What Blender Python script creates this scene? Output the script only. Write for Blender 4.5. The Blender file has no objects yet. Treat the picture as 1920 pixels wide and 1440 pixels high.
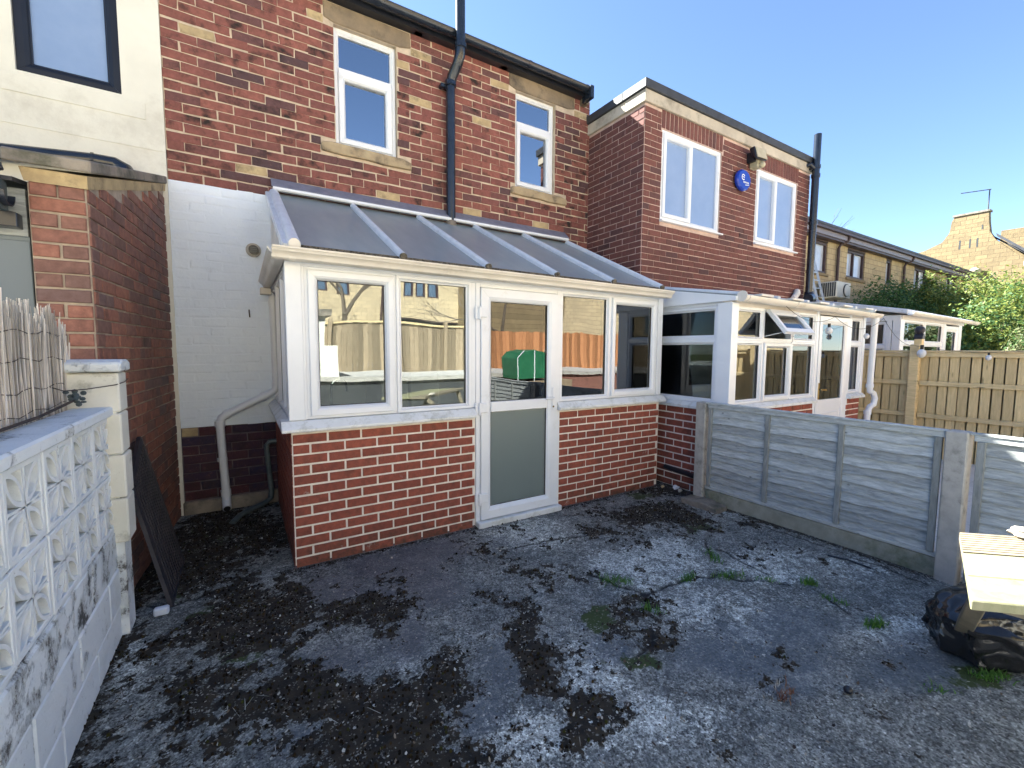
import bpy, bmesh, math, random
import numpy as np
from mathutils import Vector, Matrix
random.seed(7); RNG = np.random.default_rng(7)
S = bpy.context.scene; COL = S.collection
# ---------------------------------------------------------------- camera
cam = bpy.data.cameras.new('camera'); camo = bpy.data.objects.new('camera', cam); COL.objects.link(camo)
yaw, pitch, roll = 0.553854957, -0.0773324333, -0.00618150928
cy, sy, cp, sp = math.cos(yaw), math.sin(yaw), math.cos(pitch), math.sin(pitch)
fw = Vector((sy*cp, cy*cp, sp)); rt = Vector((cy, -sy, 0)); dn = fw.cross(rt)
cr, sr = math.cos(roll), math.sin(roll)
r2 = cr*rt + sr*dn; d2 = -sr*rt + cr*dn
mw = Matrix((r2, -d2, -fw)).transposed().to_4x4(); mw.translation = Vector((0, 0, 1.5))
camo.matrix_world = mw
cam.sensor_fit = 'HORIZONTAL'; cam.sensor_width = 36; cam.lens = 36*819.0/1920
cam.clip_start = 0.05; cam.clip_end = 600
S.camera = camo
# ---------------------------------------------------------------- light
SUN = Vector((-0.5, 1.0, 1.02)).normalized()
el = math.asin(SUN.z)
W = bpy.data.worlds.new('World'); S.world = W; W.use_nodes = True
nt = W.node_tree; bg = nt.nodes['Background']
sk = nt.nodes.new('ShaderNodeTexSky'); sk.sky_type = 'NISHITA'; sk.sun_disc = False
sk.sun_elevation = el; sk.sun_rotation = math.atan2(SUN.x, SUN.y)
sk.air_density = 0.75; sk.dust_density = 0.1; sk.ozone_density = 3.2; sk.altitude = 100
nt.links.new(sk.outputs[0], bg.inputs[0]); bg.inputs[1].default_value = 0.05
sl = bpy.data.lights.new('sun', 'SUN'); sl.energy = 5.0; sl.angle = math.radians(0.5); sl.color = (1, .985, .90)
so = bpy.data.objects.new('sun', sl); COL.objects.link(so)
so.rotation_euler = SUN.to_track_quat('Z', 'Y').to_euler()
S.view_settings.view_transform = 'Standard'; S.view_settings.look = 'None'
S.view_settings.exposure = 2.95; S.view_settings.gamma = 1; S.view_settings.use_curve_mapping = False
S.cycles.max_bounces = 8; S.cycles.transparent_max_bounces = 24; S.cycles.diffuse_bounces = 4
S.cycles.caustics_reflective = False; S.cycles.caustics_refractive = False
CAMP = Vector((0, 0, 1.5))
# ---------------------------------------------------------------- material helpers
class G:
    def __init__(s, name):
        s.m = bpy.data.materials.new(name); s.m.use_nodes = True; s.t = s.m.node_tree
        s.p = s.t.nodes['Principled BSDF']; s.out = s.t.nodes['Material Output']
    def n(s, typ, **k):
        o = s.t.nodes.new('ShaderNode'+typ)
        for a, v in k.items(): setattr(o, a, v)
        return o
    def set(s, sock, v):
        if isinstance(v, bpy.types.NodeSocket): s.t.links.new(v, sock)
        else:
            if isinstance(v, (tuple, list)) and len(v) == 3 and sock.type == 'RGBA': v = (*v, 1)
            sock.default_value = v
    def pos(s, sc=(1, 1, 1)):
        g = s.n('NewGeometry'); m = s.n('Mapping'); s.set(m.inputs[0], g.outputs['Position']); m.inputs['Scale'].default_value = sc
        return m.outputs[0]
    def noise(s, scale, detail=4, rough=.6, vec=None, dist=0):
        o = s.n('TexNoise'); s.set(o.inputs['Vector'], vec or s.pos()); o.inputs['Scale'].default_value = scale
        o.inputs['Detail'].default_value = detail; o.inputs['Roughness'].default_value = rough; o.inputs['Distortion'].default_value = dist
        return o.outputs['Fac']
    def vor(s, scale, vec=None, feat='F1', out='Distance', rnd=1):
        o = s.n('TexVoronoi', feature=feat); s.set(o.inputs['Vector'], vec or s.pos()); o.inputs['Scale'].default_value = scale
        o.inputs['Randomness'].default_value = rnd
        return o.outputs[out]
    def ramp(s, f, stops, interp='LINEAR'):
        o = s.n('ValToRGB'); s.set(o.inputs[0], f); r = o.color_ramp; r.interpolation = interp
        while len(r.elements) < len(stops): r.elements.new(.5)
        for e, (p, c) in zip(r.elements, stops):
            e.position = p; e.color = (c, c, c, 1) if not isinstance(c, (tuple, list)) else (*c, 1)
        return o.outputs[0]
    def mix(s, f, a, b, mode='MIX'):
        o = s.n('Mix', data_type='RGBA', blend_type=mode); s.set(o.inputs[0], f); s.set(o.inputs[6], a); s.set(o.inputs[7], b)
        return o.outputs[2]
    def math(s, op, a, b=0.0, clamp=False):
        o = s.n('Math', operation=op, use_clamp=clamp); s.set(o.inputs[0], a); s.set(o.inputs[1], b); return o.outputs[0]
    def rng(s, f, a, b, c=0.0, d=1.0):
        o = s.n('MapRange'); s.set(o.inputs[0], f)
        for i, v in enumerate((a, b, c, d)): o.inputs[i+1].default_value = v
        return o.outputs[0]
    def rand(s):
        a = s.n('ObjectInfo').outputs['Random']; b = s.n('NewGeometry').outputs['Random Per Island']
        return s.math('FRACT', s.math('ADD', s.math('MULTIPLY', a, 7.31), b))
    def bump(s, h, strength=.3, dist=.01):
        o = s.n('Bump'); s.set(o.inputs['Height'], h); o.inputs['Strength'].default_value = strength; o.inputs['Distance'].default_value = dist
        s.set(s.p.inputs['Normal'], o.outputs[0]); return o.outputs[0]
    def fin(s, color=None, rough=None, spec=None, metal=None):
        if color is not None: s.set(s.p.inputs['Base Color'], color)
        if rough is not None: s.set(s.p.inputs['Roughness'], rough)
        if spec is not None: s.set(s.p.inputs['Specular IOR Level'], spec)
        if metal is not None: s.set(s.p.inputs['Metallic'], metal)
        return s.m

def simple(name, c1, c2=None, scale=6, rough=.6, bump=.15, bscale=80, spec=.4, metal=0, dirt=None, stretch=(1, 1, 1), rvar=0):
    g = G(name); c2 = c2 or tuple(x*.8 for x in c1)
    col = g.mix(g.rng(g.noise(scale, 5, .65, g.pos(stretch)), .35, .65), c1, c2)
    if dirt:
        dc, ds, a, b = dirt
        f = g.rng(g.noise(ds, 8, .7), a, b); col = g.mix(f, col, dc)
    if rvar:
        f = g.rng(g.rand(), 0, 1, 1-rvar, 1+rvar); v = g.n('HueSaturation'); g.set(v.inputs['Value'], f); g.set(v.inputs['Color'], col); col = v.outputs[0]
    if bump: g.bump(g.noise(bscale, 6, .7, g.pos(stretch)), bump, .004)
    return g.fin(col, rough, spec, metal)

def brickmat(name, stops, dark=(.03, .022, .02), darkamt=(.56, .72), darkscale=5, bump=.5, lime=0, rough=.82, splash=False):
    g = G(name); r = g.rand()
    col = g.ramp(r, stops)
    v2 = g.noise(22, 6, .7); col = g.mix(g.rng(v2, .35, .65, 0, .8), col, g.mix(.65, col, (.085, .04, .035))); col = g.mix(g.rng(g.noise(40, 7, .75), .55, .72, 0, .35), col, g.mix(.5, col, (.55, .30, .22)))
    # burnt / sooty patches differing brick to brick
    off = g.math('MULTIPLY', r, 31.0); c = g.n('CombineXYZ'); g.set(c.inputs[0], off); g.set(c.inputs[1], off)
    va = g.n('VectorMath', operation='ADD'); g.set(va.inputs[0], g.pos()); g.set(va.inputs[1], c.outputs[0])
    d = g.noise(darkscale, 5, .6, va.outputs[0])
    col = g.mix(g.rng(d, *darkamt), col, dark)
    if splash:
        sz = g.n('SeparateXYZ'); g.set(sz.inputs[0], g.pos()); f = g.math('MULTIPLY', g.rng(sz.outputs[2], .0, .22, 1, 0), g.rng(g.noise(16, 7, .75), .38, .62)); col = g.mix(g.math('MULTIPLY', f, .85), col, (.045, .042, .03))
    sp = g.vor(160); col = g.mix(g.rng(sp, .12, .0, 0, .6), col, (.02, .015, .015))
    if lime:
        l = g.noise(9, 9, .75, va.outputs[0]); col = g.mix(g.rng(l, .62, .70, 0, lime), col, (.55, .50, .46))
    col = g.mix(g.rng(g.noise(.9, 5, .65), .45, .75, 0, .25), col, g.mix(.6, col, dark))
    g.bump(g.math('ADD', g.noise(70, 6, .7), g.math('MULTIPLY', g.noise(12, 3), .8)), bump, .006)
    return g.fin(col, rough, .25)

def glass(name, tint=(.82, .87, .86), ior=1.75, wob=.02, rough=0.0):
    g = G(name); t = g.n('BsdfTransparent'); t.inputs[0].default_value = (*tint, 1)
    gl = g.n('BsdfGlossy'); gl.inputs['Roughness'].default_value = rough; gl.inputs['Color'].default_value = (.96, .98, 1, 1)
    b = g.n('Bump'); g.set(b.inputs['Height'], g.noise(1.3, 1, .5)); b.inputs['Strength'].default_value = wob; b.inputs['Distance'].default_value = .1
    g.set(gl.inputs['Normal'], b.outputs[0])
    f = g.n('Fresnel'); f.inputs[0].default_value = ior
    m = g.n('MixShader'); g.set(m.inputs[0], f.outputs[0]); g.set(m.inputs[1], t.outputs[0]); g.set(m.inputs[2], gl.outputs[0])
    g.set(g.out.inputs[0], m.outputs[0]); return g.m

old_red = [(0, (.25, .095, .078)), (.2, (.31, .118, .094)), (.4, (.23, .086, .076)), (.6, (.28, .105, .085)), (.76, (.20, .082, .076)), (.87, (.14, .070, .072)), (.95, (.075, .052, .062)), (1, (.27, .10, .08))]
M = {}
M['old_brick'] = brickmat('old_brick', old_red, darkamt=(.54, .70), darkscale=6)
M['ext_brick'] = brickmat('plum_brick', [(0, (.165, .066, .058)), (.3, (.195, .078, .066)), (.6, (.14, .058, .054)), (.8, (.175, .070, .060)), (.92, (.09, .050, .054)), (1, (.19, .075, .064))], darkamt=(.60, .82), bump=.35)
M['new_brick'] = brickmat('smooth_red_brick', [(0, (.34, .095, .062)), (.35, (.27, .075, .052)), (.7, (.38, .105, .068)), (1, (.30, .088, .06))], darkamt=(.60, .90), darkscale=4, bump=.2, lime=.45, rough=.75, splash=True)
M['out_brick'] = brickmat('outhouse_brick', [(0, (.38, .17, .12)), (.25, (.27, .13, .10)), (.5, (.21, .13, .11)), (.7, (.34, .15, .105)), (.85, (.17, .125, .12)), (1, (.42, .18, .12))], darkamt=(.6, .8), bump=.3)
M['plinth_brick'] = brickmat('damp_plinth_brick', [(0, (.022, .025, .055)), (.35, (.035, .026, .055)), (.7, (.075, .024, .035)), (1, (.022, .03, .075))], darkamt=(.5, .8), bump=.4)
M['mortar_old'] = simple('old_mortar', (.60, .50, .38), (.42, .345, .265), 9, .9, .6, 60)
M['mortar_ext'] = simple('pinkish_mortar', (.62, .47, .41), (.45, .34, .30), 9, .9, .5, 80)
M['mortar_new'] = simple('pale_mortar', (.84, .80, .74), (.68, .64, .58), 12, .9, .4, 90)
M['mortar_dark'] = simple('dirty_mortar', (.16, .13, .13), (.07, .06, .07), 6, .9, .5, 60)
M['mortar_out'] = simple('outhouse_mortar', (.46, .38, .30), (.26, .22, .18), 7, .9, .5, 60)
M['sandstone'] = simple('yellow_sandstone', (.50, .39, .22), (.34, .26, .15), 7, .85, .6, 45, dirt=((.10, .08, .055), 5, .52, .72))
M['lintel_stone'] = simple('weathered_sandstone_lintel', (.27, .21, .14), (.15, .12, .09), 3, .85, .7, 35, dirt=((.07, .06, .05), 3.5, .5, .7))
M['sill_stone'] = simple('sandstone_sill', (.44, .35, .22), (.27, .21, .135), 4, .85, .7, 35, dirt=((.08, .07, .06), 4, .52, .72))
M['coping'] = simple('mossy_stone_coping', (.30, .26, .21), (.17, .15, .13), 5, .9, .8, 40, dirt=((.06, .065, .04), 4, .5, .7))
M['concrete_band'] = simple('stained_concrete_band', (.52, .47, .38), (.38, .34, .28), 2.5, .85, .4, 50, dirt=((.12, .12, .10), 2.2, .52, .75))
M['felt'] = simple('black_roof_felt', (.05, .055, .065), (.03, .033, .04), 8, .6, .4, 60)
M['slate'] = simple('slate_roof', (.06, .063, .072), (.035, .036, .045), 3, .6, .4, 30, rvar=.25)
M['render'] = simple('cream_render', (.74, .73, .65), (.66, .65, .58), 1.6, .85, .35, 35, dirt=((.46, .43, .37), 1.7, .52, .80))
M['black_plastic'] = simple('black_plastic', (.012, .014, .02), (.02, .023, .032), 5, .28, .05, 60, .5)
M['soil_pipe'] = simple('black_soil_pipe', (.010, .014, .022), (.018, .024, .036), 4, .22, .04, 40, .6)
M['grey_plastic'] = simple('grey_waste_pipe', (.10, .13, .14), (.06, .08, .085), 8, .5, .1, 60)
M['pvc'] = simple('white_pvc', (.77, .80, .84), (.72, .755, .80), 3, .28, .02, 40, .5, dirt=((.48, .48, .44), 5, .60, .9))
M['pvc_cream'] = simple('cream_pvc_gutter', (.72, .68, .61), (.62, .58, .51), 3, .35, .03, 40, .5, dirt=((.35, .30, .22), 3, .60, .85))
M['bar_white'] = simple('glazing_bar_white', (.66, .70, .76), (.56, .60, .66), 12, .4, .1, 60, dirt=((.25, .26, .26), 14, .6, .8))
M['lead'] = simple('lead_flashing', (.15, .16, .21), (.21, .22, .28), 14, .5, .25, 50, .5)
M['pvc_low'] = simple('grimy_white_pvc', (.74, .77, .79), (.66, .69, .70), 4, .35, .05, 40, .5, dirt=((.30, .32, .26), 9, .50, .80)); M['gasket'] = simple('black_gasket', (.02, .02, .022), None, 5, .6, 0)
M['roof_dirt'] = simple('mossy_gutter_dirt', (.02, .018, .014), (.18, .16, .13), 60, .95, 1, 90)
M['black_frame'] = simple('black_window_frame', (.014, .016, .022), None, 4, .3, .03, 30)
M['glass'] = glass('window_glass', (.80, .85, .84), 2.1, .05)
M['glass_up'] = glass('upstairs_glass', (.82, .87, .92), 4.5, .01)
M['obscure'] = simple('obscured_pale_glass', (.25, .34, .52), (.21, .30, .48), 2, .12, 0, 20, .9)
M['glass_ext'] = glass('extension_glass', (.86, .9, .94), 1.7, .01)
M['glass_dark'] = glass('tinted_glass', (.55, .62, .62), 1.7)
g = G('frosted_glass'); g.bump(g.noise(160, 3), .25, .002)
M['frosted'] = g.fin((.50, .63, .64), .38, .6); g.set(g.p.inputs['Transmission Weight'], .72); g.set(g.p.inputs['Thin Film Thickness'], 0.0)
g = G('polycarbonate_roof'); st = g.noise(3, 6, .6, g.pos((4, 1, 1)))
colr = g.mix(g.rng(st, .3, .75), (.26, .31, .335), (.33, .375, .39))
g.fin(colr, .3, .4)
t = g.n('BsdfTransparent'); t.inputs[0].default_value = (.55, .58, .6, 1); mx = g.n('MixShader'); mx.inputs[0].default_value = .88
g.set(mx.inputs[1], t.outputs[0]); g.set(mx.inputs[2], g.p.outputs[0]); g.set(g.out.inputs[0], mx.outputs[0]); M['poly'] = g.m
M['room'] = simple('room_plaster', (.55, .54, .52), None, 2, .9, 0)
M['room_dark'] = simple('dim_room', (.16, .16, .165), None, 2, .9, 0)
M['blue_blind'] = simple('pale_window_blind', (.62, .68, .78), (.55, .61, .72), 3, .8, .1, 20)
M['net'] = simple('white_net_curtain', (.62, .64, .68), (.42, .45, .52), 40, .9, .3, 60, stretch=(3, 3, .2))
M['white_unit'] = simple('white_kitchen_unit', (.72, .72, .72), None, 2, .35, 0)
M['worktop'] = simple('grey_worktop', (.42, .44, .44), (.36, .38, .38), 30, .35, 0)
M['chrome'] = simple('chrome', (.6, .6, .6), None, 2, .15, 0, metal=1)
M['brass'] = simple('brass', (.55, .40, .18), None, 2, .25, 0, metal=1)
# painted brick
g = G('white_painted_brick'); c = g.mix(g.rng(g.noise(1.3, 5, .6), .35, .65), (.82, .89, .95), (.72, .80, .90))
c = g.mix(g.rng(g.noise(4, 10, .75), .62, .72, 0, .35), c, (.42, .41, .42)); c = g.mix(g.rng(g.vor(3.1), .035, .02, 0, .8), c, (.18, .14, .12))
g.bump(g.math('ADD', g.noise(45, 6, .7), g.noise(9, 4)), .45, .008); M['painted'] = g.fin(c, .6, .35)
# white painted garden wall, flaking
def garden_white(name, amt):
    g = G(name); c = g.mix(g.rng(g.noise(3, 6), .35, .65), (.85, .89, .89), (.76, .81, .82))
    d = g.noise(7, 12, .8, g.pos((1, 1, .8))); c = g.mix(g.rng(d, amt, amt+.06), c, (.10, .10, .095))
    c = g.mix(g.rng(g.noise(26, 8, .75), .62, .68, 0, .8), c, (.22, .21, .19))
    c = g.mix(g.rng(g.noise(2.2, 6, .7), .55, .7, 0, .35), c, (.36, .40, .33))
    g.bump(g.math('ADD', g.noise(30, 8, .7), g.rng(d, amt-.03, amt+.03, 1, 0)), .7, .006); return g.fin(c, .8, .25)
M['gw'] = garden_white('flaking_white_paint', .60); M['gw2'] = garden_white('worn_white_paint', .525)
M['gw_pier'] = simple('cream_pier_paint', (.80, .79, .70), (.70, .70, .62), 4, .75, .5, 40, dirt=((.30, .30, .24), 6, .58, .75)); M['gw_clean'] = garden_white('white_screen_block_paint', .67)
M['gw_cap'] = garden_white('weathered_white_coping', .585)
# woods
def wood(name, c1, c2, grain, knots=True, rough=.8, rvar=.12, bmp=.5, kn=None):
    g = G(name); v = g.pos(grain); n1 = g.noise(9, 7, .65, v, .6)
    c = g.mix(g.rng(n1, .3, .7), c1, c2)
    if knots:
        k = g.vor(kn or 3.4, g.pos((1, 1, 1.7) if kn else tuple(min(x*1.0, 2.5) for x in grain))); c = g.mix(g.rng(k, .11, .03, 0, .8), c, tuple(x*.3 for x in c2))
    f = g.rng(g.rand(), 0, 1, 1-rvar, 1+rvar); h = g.n('HueSaturation'); g.set(h.inputs['Value'], f); g.set(h.inputs['Color'], c)
    g.bump(g.noise(24, 8, .7, v, .4), bmp, .004); return g.fin(h.outputs[0], rough, .25)
M['grey_wood'] = wood('weathered_grey_boards', (.52, .545, .53), (.24, .26, .255), (1, 1, 7), rvar=.22, kn=6.5)
M['grey_wood_v'] = wood('weathered_grey_batten', (.30, .315, .30), (.17, .18, .17), (6, 6, 1), False)
M['tan_wood'] = wood('treated_pine_boards', (.74, .57, .31), (.54, .41, .21), (1, 5, .6))
M['tan_rail'] = wood('treated_pine_rail', (.74, .58, .33), (.54, .42, .22), (1, .6, 5))
M['orange_wood'] = wood('orange_stained_boards', (.50, .24, .11), (.34, .15, .07), (5, 1, .6), rvar=.35)
M['brown_wood'] = wood('old_brown_boards', (.34, .27, .18), (.20, .15, .10), (5, 1, .6), rvar=.4)
M['deck'] = wood('grooved_deck_plank', (.24, .205, .15), (.16, .14, .10), (2, 2, 1), False, .7)
M['deck_green'] = wood('algae_green_plank', (.26, .25, .16), (.17, .175, .095), (2, 2, 1), False, .7)
M['post_conc'] = simple('concrete_fence_post', (.44, .42, .38), (.33, .32, .29), 12, .9, .6, 90, dirt=((.13, .14, .11), 6, .55, .75))
M['gravel_conc'] = simple('stained_gravel_board', (.34, .33, .27), (.24, .24, .19), 9, .9, .6, 70, dirt=((.09, .11, .05), 4, .5, .72))
M['reed'] = wood('dry_reed', (.74, .69, .62), (.44, .40, .35), (3, 3, .5), False, .85, .45)
M['rust'] = simple('rusty_wire', (.06, .045, .04), None, 20, .7, 0)
g = G('black_polythene'); g.bump(g.math('ABSOLUTE', g.math('SUBTRACT', g.noise(4, 2, .5, dist=.8), .5)), 1.0, .10); M['bag'] = g.fin((.012, .012, .013), .16, .6)
M['cloth'] = simple('pale_fabric', (.62, .58, .50), (.5, .46, .4), 9, .9, .3, 30)
M['grate'] = simple('black_painted_slats', (.020, .020, .028), (.045, .042, .05), 12, .5, .3, 40)
M['reflected_pane'] = simple('dark_blue_pane', (.10, .15, .22), None, 3, .1, 0, .9)
def ashlar(name, c1, c2, c3, sx=.42, sz=.2, axis='X'):
    g = G(name); gg = g.n('NewGeometry'); sp = g.n('SeparateXYZ'); g.set(sp.inputs[0], gg.outputs['Position'])
    cb = g.n('CombineXYZ'); g.set(cb.inputs[0], sp.outputs[0 if axis == 'X' else 1]); g.set(cb.inputs[1], sp.outputs[2])
    b = g.n('TexBrick'); g.set(b.inputs['Vector'], cb.outputs[0]); b.inputs['Scale'].default_value = 1
    b.inputs['Brick Width'].default_value = sx; b.inputs['Row Height'].default_value = sz; b.inputs['Mortar Size'].default_value = .012
    for i, c in ((1, c1), (2, c2), (3, c3)): b.inputs[i].default_value = (*c, 1)
    c = g.mix(g.rng(g.noise(1.5, 8, .7), .4, .75, 0, .6), b.outputs[0], c3)
    g.bump(g.math('SUBTRACT', g.noise(9, 6), g.math('MULTIPLY', b.outputs[1], 2.0)), .5, .03); return g.fin(c, .9, .2)
M['office_stone'] = ashlar('buff_stone_blocks', (.50, .39, .23), (.42, .33, .20), (.27, .21, .13))
M['gable_stone'] = ashlar('coursed_gable_stone', (.27, .205, .115), (.20, .155, .09), (.13, .10, .065), .5, .24, 'Y')
M['sunny_stone'] = ashlar('sunny_buff_stone', (.56, .45, .28), (.47, .38, .24), (.32, .26, .18))
M['brown_trim'] = simple('dark_brown_trim', (.06, .035, .035), None, 4, .5, 0)
M['violet_fascia'] = simple('grey_fascia', (.22, .20, .24), None, 3, .5, 0)
M['sky_pane'] = simple('pale_blind_behind_glass', (.50, .54, .62), None, 3, .12, 0, .9)
M['ac'] = simple('cream_metal_casing', (.60, .58, .52), None, 3, .4, 0)
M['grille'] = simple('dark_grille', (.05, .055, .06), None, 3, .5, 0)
M['alu'] = simple('aluminium_ladder', (.45, .46, .48), None, 5, .35, 0, metal=.7)
M['blue'] = simple('blue_plastic', (.012, .05, .40), (.010, .04, .34), 3, .2, 0, .6)
M['white_mark'] = simple('white_print', (.75, .78, .8), None, 3, .5, 0)
M['lamp_cream'] = simple('aged_cream_plastic', (.52, .47, .33), (.42, .38, .26), 10, .5, 0)
M['green_plastic'] = simple('green_polythene', (.02, .13, .065), (.035, .18, .09), 6, .4, .3, 10)
M['bark'] = simple('bark', (.14, .11, .08), (.08, .065, .05), 20, .9, .6, 40)
M['twig'] = simple('bare_twigs', (.20, .16, .13), None, 5, .9, 0)
def leaf(name, a, b, tr=.35):
    g = G(name); c = g.mix(g.rand(), a, b); c = g.mix(g.rng(g.noise(1.1, 3), .35, .65), c, g.mix(.5, c, b))
    g.fin(c, .55, .3); t = g.n('BsdfTranslucent'); g.set(t.inputs[0], c); m = g.n('MixShader'); m.inputs[0].default_value = tr
    g.set(m.inputs[1], g.p.outputs[0]); g.set(m.inputs[2], t.outputs[0]); g.set(g.out.inputs[0], m.outputs[0]); return g.m
M['leaf_dark'] = leaf('dark_conifer_leaf', (.035, .085, .028), (.07, .14, .045))
M['leaf_gold'] = leaf('golden_green_leaf', (.25, .27, .06), (.11, .16, .035))
M['leaf_ivy'] = leaf('variegated_ivy_leaf', (.025, .06, .022), (.16, .17, .08))
M['grassblade'] = leaf('bright_grass', (.06, .16, .025), (.12, .26, .05))
M['redleaf'] = leaf('reddish_weed', (.16, .05, .05), (.26, .15, .08))
g = G('moss_cushion'); c = g.ramp(g.rand(), [(0, (.010, .007, .004)), (.5, (.020, .014, .008)), (.85, (.045, .030, .015)), (1, (.040, .045, .012))]); g.bump(g.noise(300, 3), .8, .003); M['mossy'] = g.fin(c, .95, .1)
g = G('litter'); c = g.ramp(g.rand(), [(0, (.55, .55, .50)), (.35, (.36, .34, .29)), (.55, (.20, .15, .10)), (.75, (.05, .035, .03)), (1, (.015, .012, .012))]); M['litter'] = g.fin(c, .85, .2)
g = G('clear_bulb'); M['bulb'] = g.fin((.85, .86, .88), .08, .6); g.set(g.p.inputs['Transmission Weight'], .25)

# ---------------------------------------------------------------- geometry helpers
class F:      # a local frame: u along a face, d outwards, z up
    def __init__(s, O, U=(1, 0, 0), N=(0, -1, 0)):
        s.O = Vector(O); s.U = Vector(U).normalized(); s.N = Vector(N).normalized()
    def __call__(s, u, d, z): return s.O + s.U*u + s.N*d + Vector((0, 0, z))
ID = F((0, 0, 0), (1, 0, 0), (0, 1, 0))
class MB:
    def __init__(s): s.v = []; s.f = []; s.mi = []
    def add(s, vs, fs, mi=0):
        o = len(s.v); s.v += [tuple(v) for v in vs]; s.f += [tuple(i+o for i in f) for f in fs]; s.mi += [mi]*len(fs); return s
    def box(s, u0, u1, d0, d1, z0, z1, fr=ID, mi=0):
        vs = [fr(u, d, z) for z in (z0, z1) for d in (d0, d1) for u in (u0, u1)]
        return s.add(vs, [(0, 1, 3, 2), (4, 6, 7, 5), (0, 4, 5, 1), (2, 3, 7, 6), (0, 2, 6, 4), (1, 5, 7, 3)], mi)
    def hexa(s, pts, mi=0): return s.add(pts, [(0, 1, 2, 3), (4, 7, 6, 5), (0, 4, 5, 1), (1, 5, 6, 2), (2, 6, 7, 3), (3, 7, 4, 0)], mi)
    def bar(s, a, b, w, h, up=(0, 0, 1), mi=0):
        a = Vector(a); b = Vector(b); t = (b-a).normalized(); x = t.cross(Vector(up)).normalized()*w/2; y = x.cross(t).normalized()*h/2
        return s.hexa([a-x-y, a+x-y, a+x+y, a-x+y, b-x-y, b+x-y, b+x+y, b-x+y], mi)
    def tube(s, pts, r, seg=12, cap=True, mi=0, up=(.3, .2, 1)):
        pts = [Vector(p) for p in pts]; rs = r if isinstance(r, (list, tuple)) else [r]*len(pts); vs = []; n = len(pts)
        x = None
        for i, p in enumerate(pts):
            t = (pts[min(i+1, n-1)]-pts[max(i-1, 0)]).normalized()
            if x is None: x = t.orthogonal().normalized() if abs(t.dot(Vector(up).normalized())) > .98 else t.cross(Vector(up)).normalized()
            else: x = (x - t*x.dot(t)).normalized()
            y = t.cross(x)
            vs += [p + (x*math.cos(2*math.pi*k/seg)+y*math.sin(2*math.pi*k/seg))*rs[i] for k in range(seg)]
        fs = [(i*seg+k, i*seg+(k+1) % seg, (i+1)*seg+(k+1) % seg, (i+1)*seg+k) for i in range(n-1) for k in range(seg)]
        if cap: fs += [tuple(range(seg))[::-1], tuple(range((n-1)*seg, n*seg))]
        return s.add(vs, fs, mi)
    def prism(s, poly, d0, d1, fr=ID, mi=0):     # poly in (u,z), extruded along d
        n = len(poly); vs = [fr(u, d0, z) for u, z in poly]+[fr(u, d1, z) for u, z in poly]
        return s.add(vs, [tuple(range(n)), tuple(range(n, 2*n))[::-1]]+[(i, i+n, (i+1) % n+n, (i+1) % n) for i in range(n)], mi)
    def sweep(s, prof, a, b, ax, mi=0, caps=True):   # prof pts (out,z) in direction ax, from a to b
        a = Vector(a); b = Vector(b); ax = Vector(ax); n = len(prof)
        vs = [p + ax*o + Vector((0, 0, z)) for p in (a, b) for o, z in prof]
        fs = [(i, (i+1) % n, (i+1) % n+n, i+n) for i in range(n)]
        if caps: fs += [tuple(range(n))[::-1], tuple(range(n, 2*n))]
        return s.add(vs, fs, mi)
    def ring(s, u0, u1, z0, z1, prof, fr, gap=.0008):
        c = [(u0, z0, 1, 1), (u1, z0, -1, 1), (u1, z1, -1, -1), (u0, z1, 1, -1)]; n = len(prof)
        for k in range(4):
            A = c[k]; B = c[(k+1) % 4]; t = ((B[0] > A[0])-(B[0] < A[0]), (B[1] > A[1])-(B[1] < A[1]))
            vs = [fr(A[0]+A[2]*i+t[0]*gap, d, A[1]+A[3]*i+t[1]*gap) for i, d in prof]+[fr(B[0]+B[2]*i-t[0]*gap, d, B[1]+B[3]*i-t[1]*gap) for i, d in prof]
            s.add(vs, [(i, (i+1) % n, (i+1) % n+n, i+n) for i in range(n)]+[tuple(range(n))[::-1], tuple(range(n, 2*n))])
        return s
    def ball(s, c, r, su=12, sv=8, sc=(1, 1, 1), mi=0):
        c = Vector(c); vs = []; fs = []
        for j in range(sv+1):
            th = math.pi*j/sv
            for k in range(su):
                ph = 2*math.pi*k/su; vs.append(c+Vector((math.sin(th)*math.cos(ph)*sc[0], math.sin(th)*math.sin(ph)*sc[1], math.cos(th)*sc[2]))*r)
        fs = [(j*su+k, j*su+(k+1) % su, (j+1)*su+(k+1) % su, (j+1)*su+k) for j in range(sv) for k in range(su)]
        return s.add(vs, fs, mi)
    def mesh(s, name, mats, bevel=0, smooth=False):
        me = bpy.data.meshes.new(name); me.from_pydata(s.v, [], s.f)
        for m in (mats if isinstance(mats, (list, tuple)) else [mats]): me.materials.append(M[m] if isinstance(m, str) else m)
        if any(s.mi): me.polygons.foreach_set('material_index', s.mi)
        b = bmesh.new(); b.from_mesh(me)
        if bevel: bmesh.ops.remove_doubles(b, verts=b.verts, dist=1e-6)
        bmesh.ops.recalc_face_normals(b, faces=b.faces)
        if bevel:
            ed = [e for e in b.edges if len(e.link_faces) == 2 and e.calc_face_angle(0) > .6]
            bmesh.ops.bevel(b, geom=ed, offset=bevel, segments=1, affect='EDGES', clamp_overlap=True)
        b.to_mesh(me); b.free()
        if smooth:
            me.polygons.foreach_set('use_smooth', [True]*len(me.polygons)); me.set_sharp_from_angle(angle=math.radians(40))
        return me
    def build(s, name, mats, parent=None, bevel=0, smooth=False, **k):
        return link(name, s.mesh(name, mats, bevel, smooth), parent, **k)
def link(name, me, parent=None, at=None, **k):
    o = bpy.data.objects.new(name, me); COL.objects.link(o)
    if parent is not None:
        o.parent = parent; o.location = -wloc(parent)
    for a, v in k.items(): o[a] = v
    return o
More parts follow.
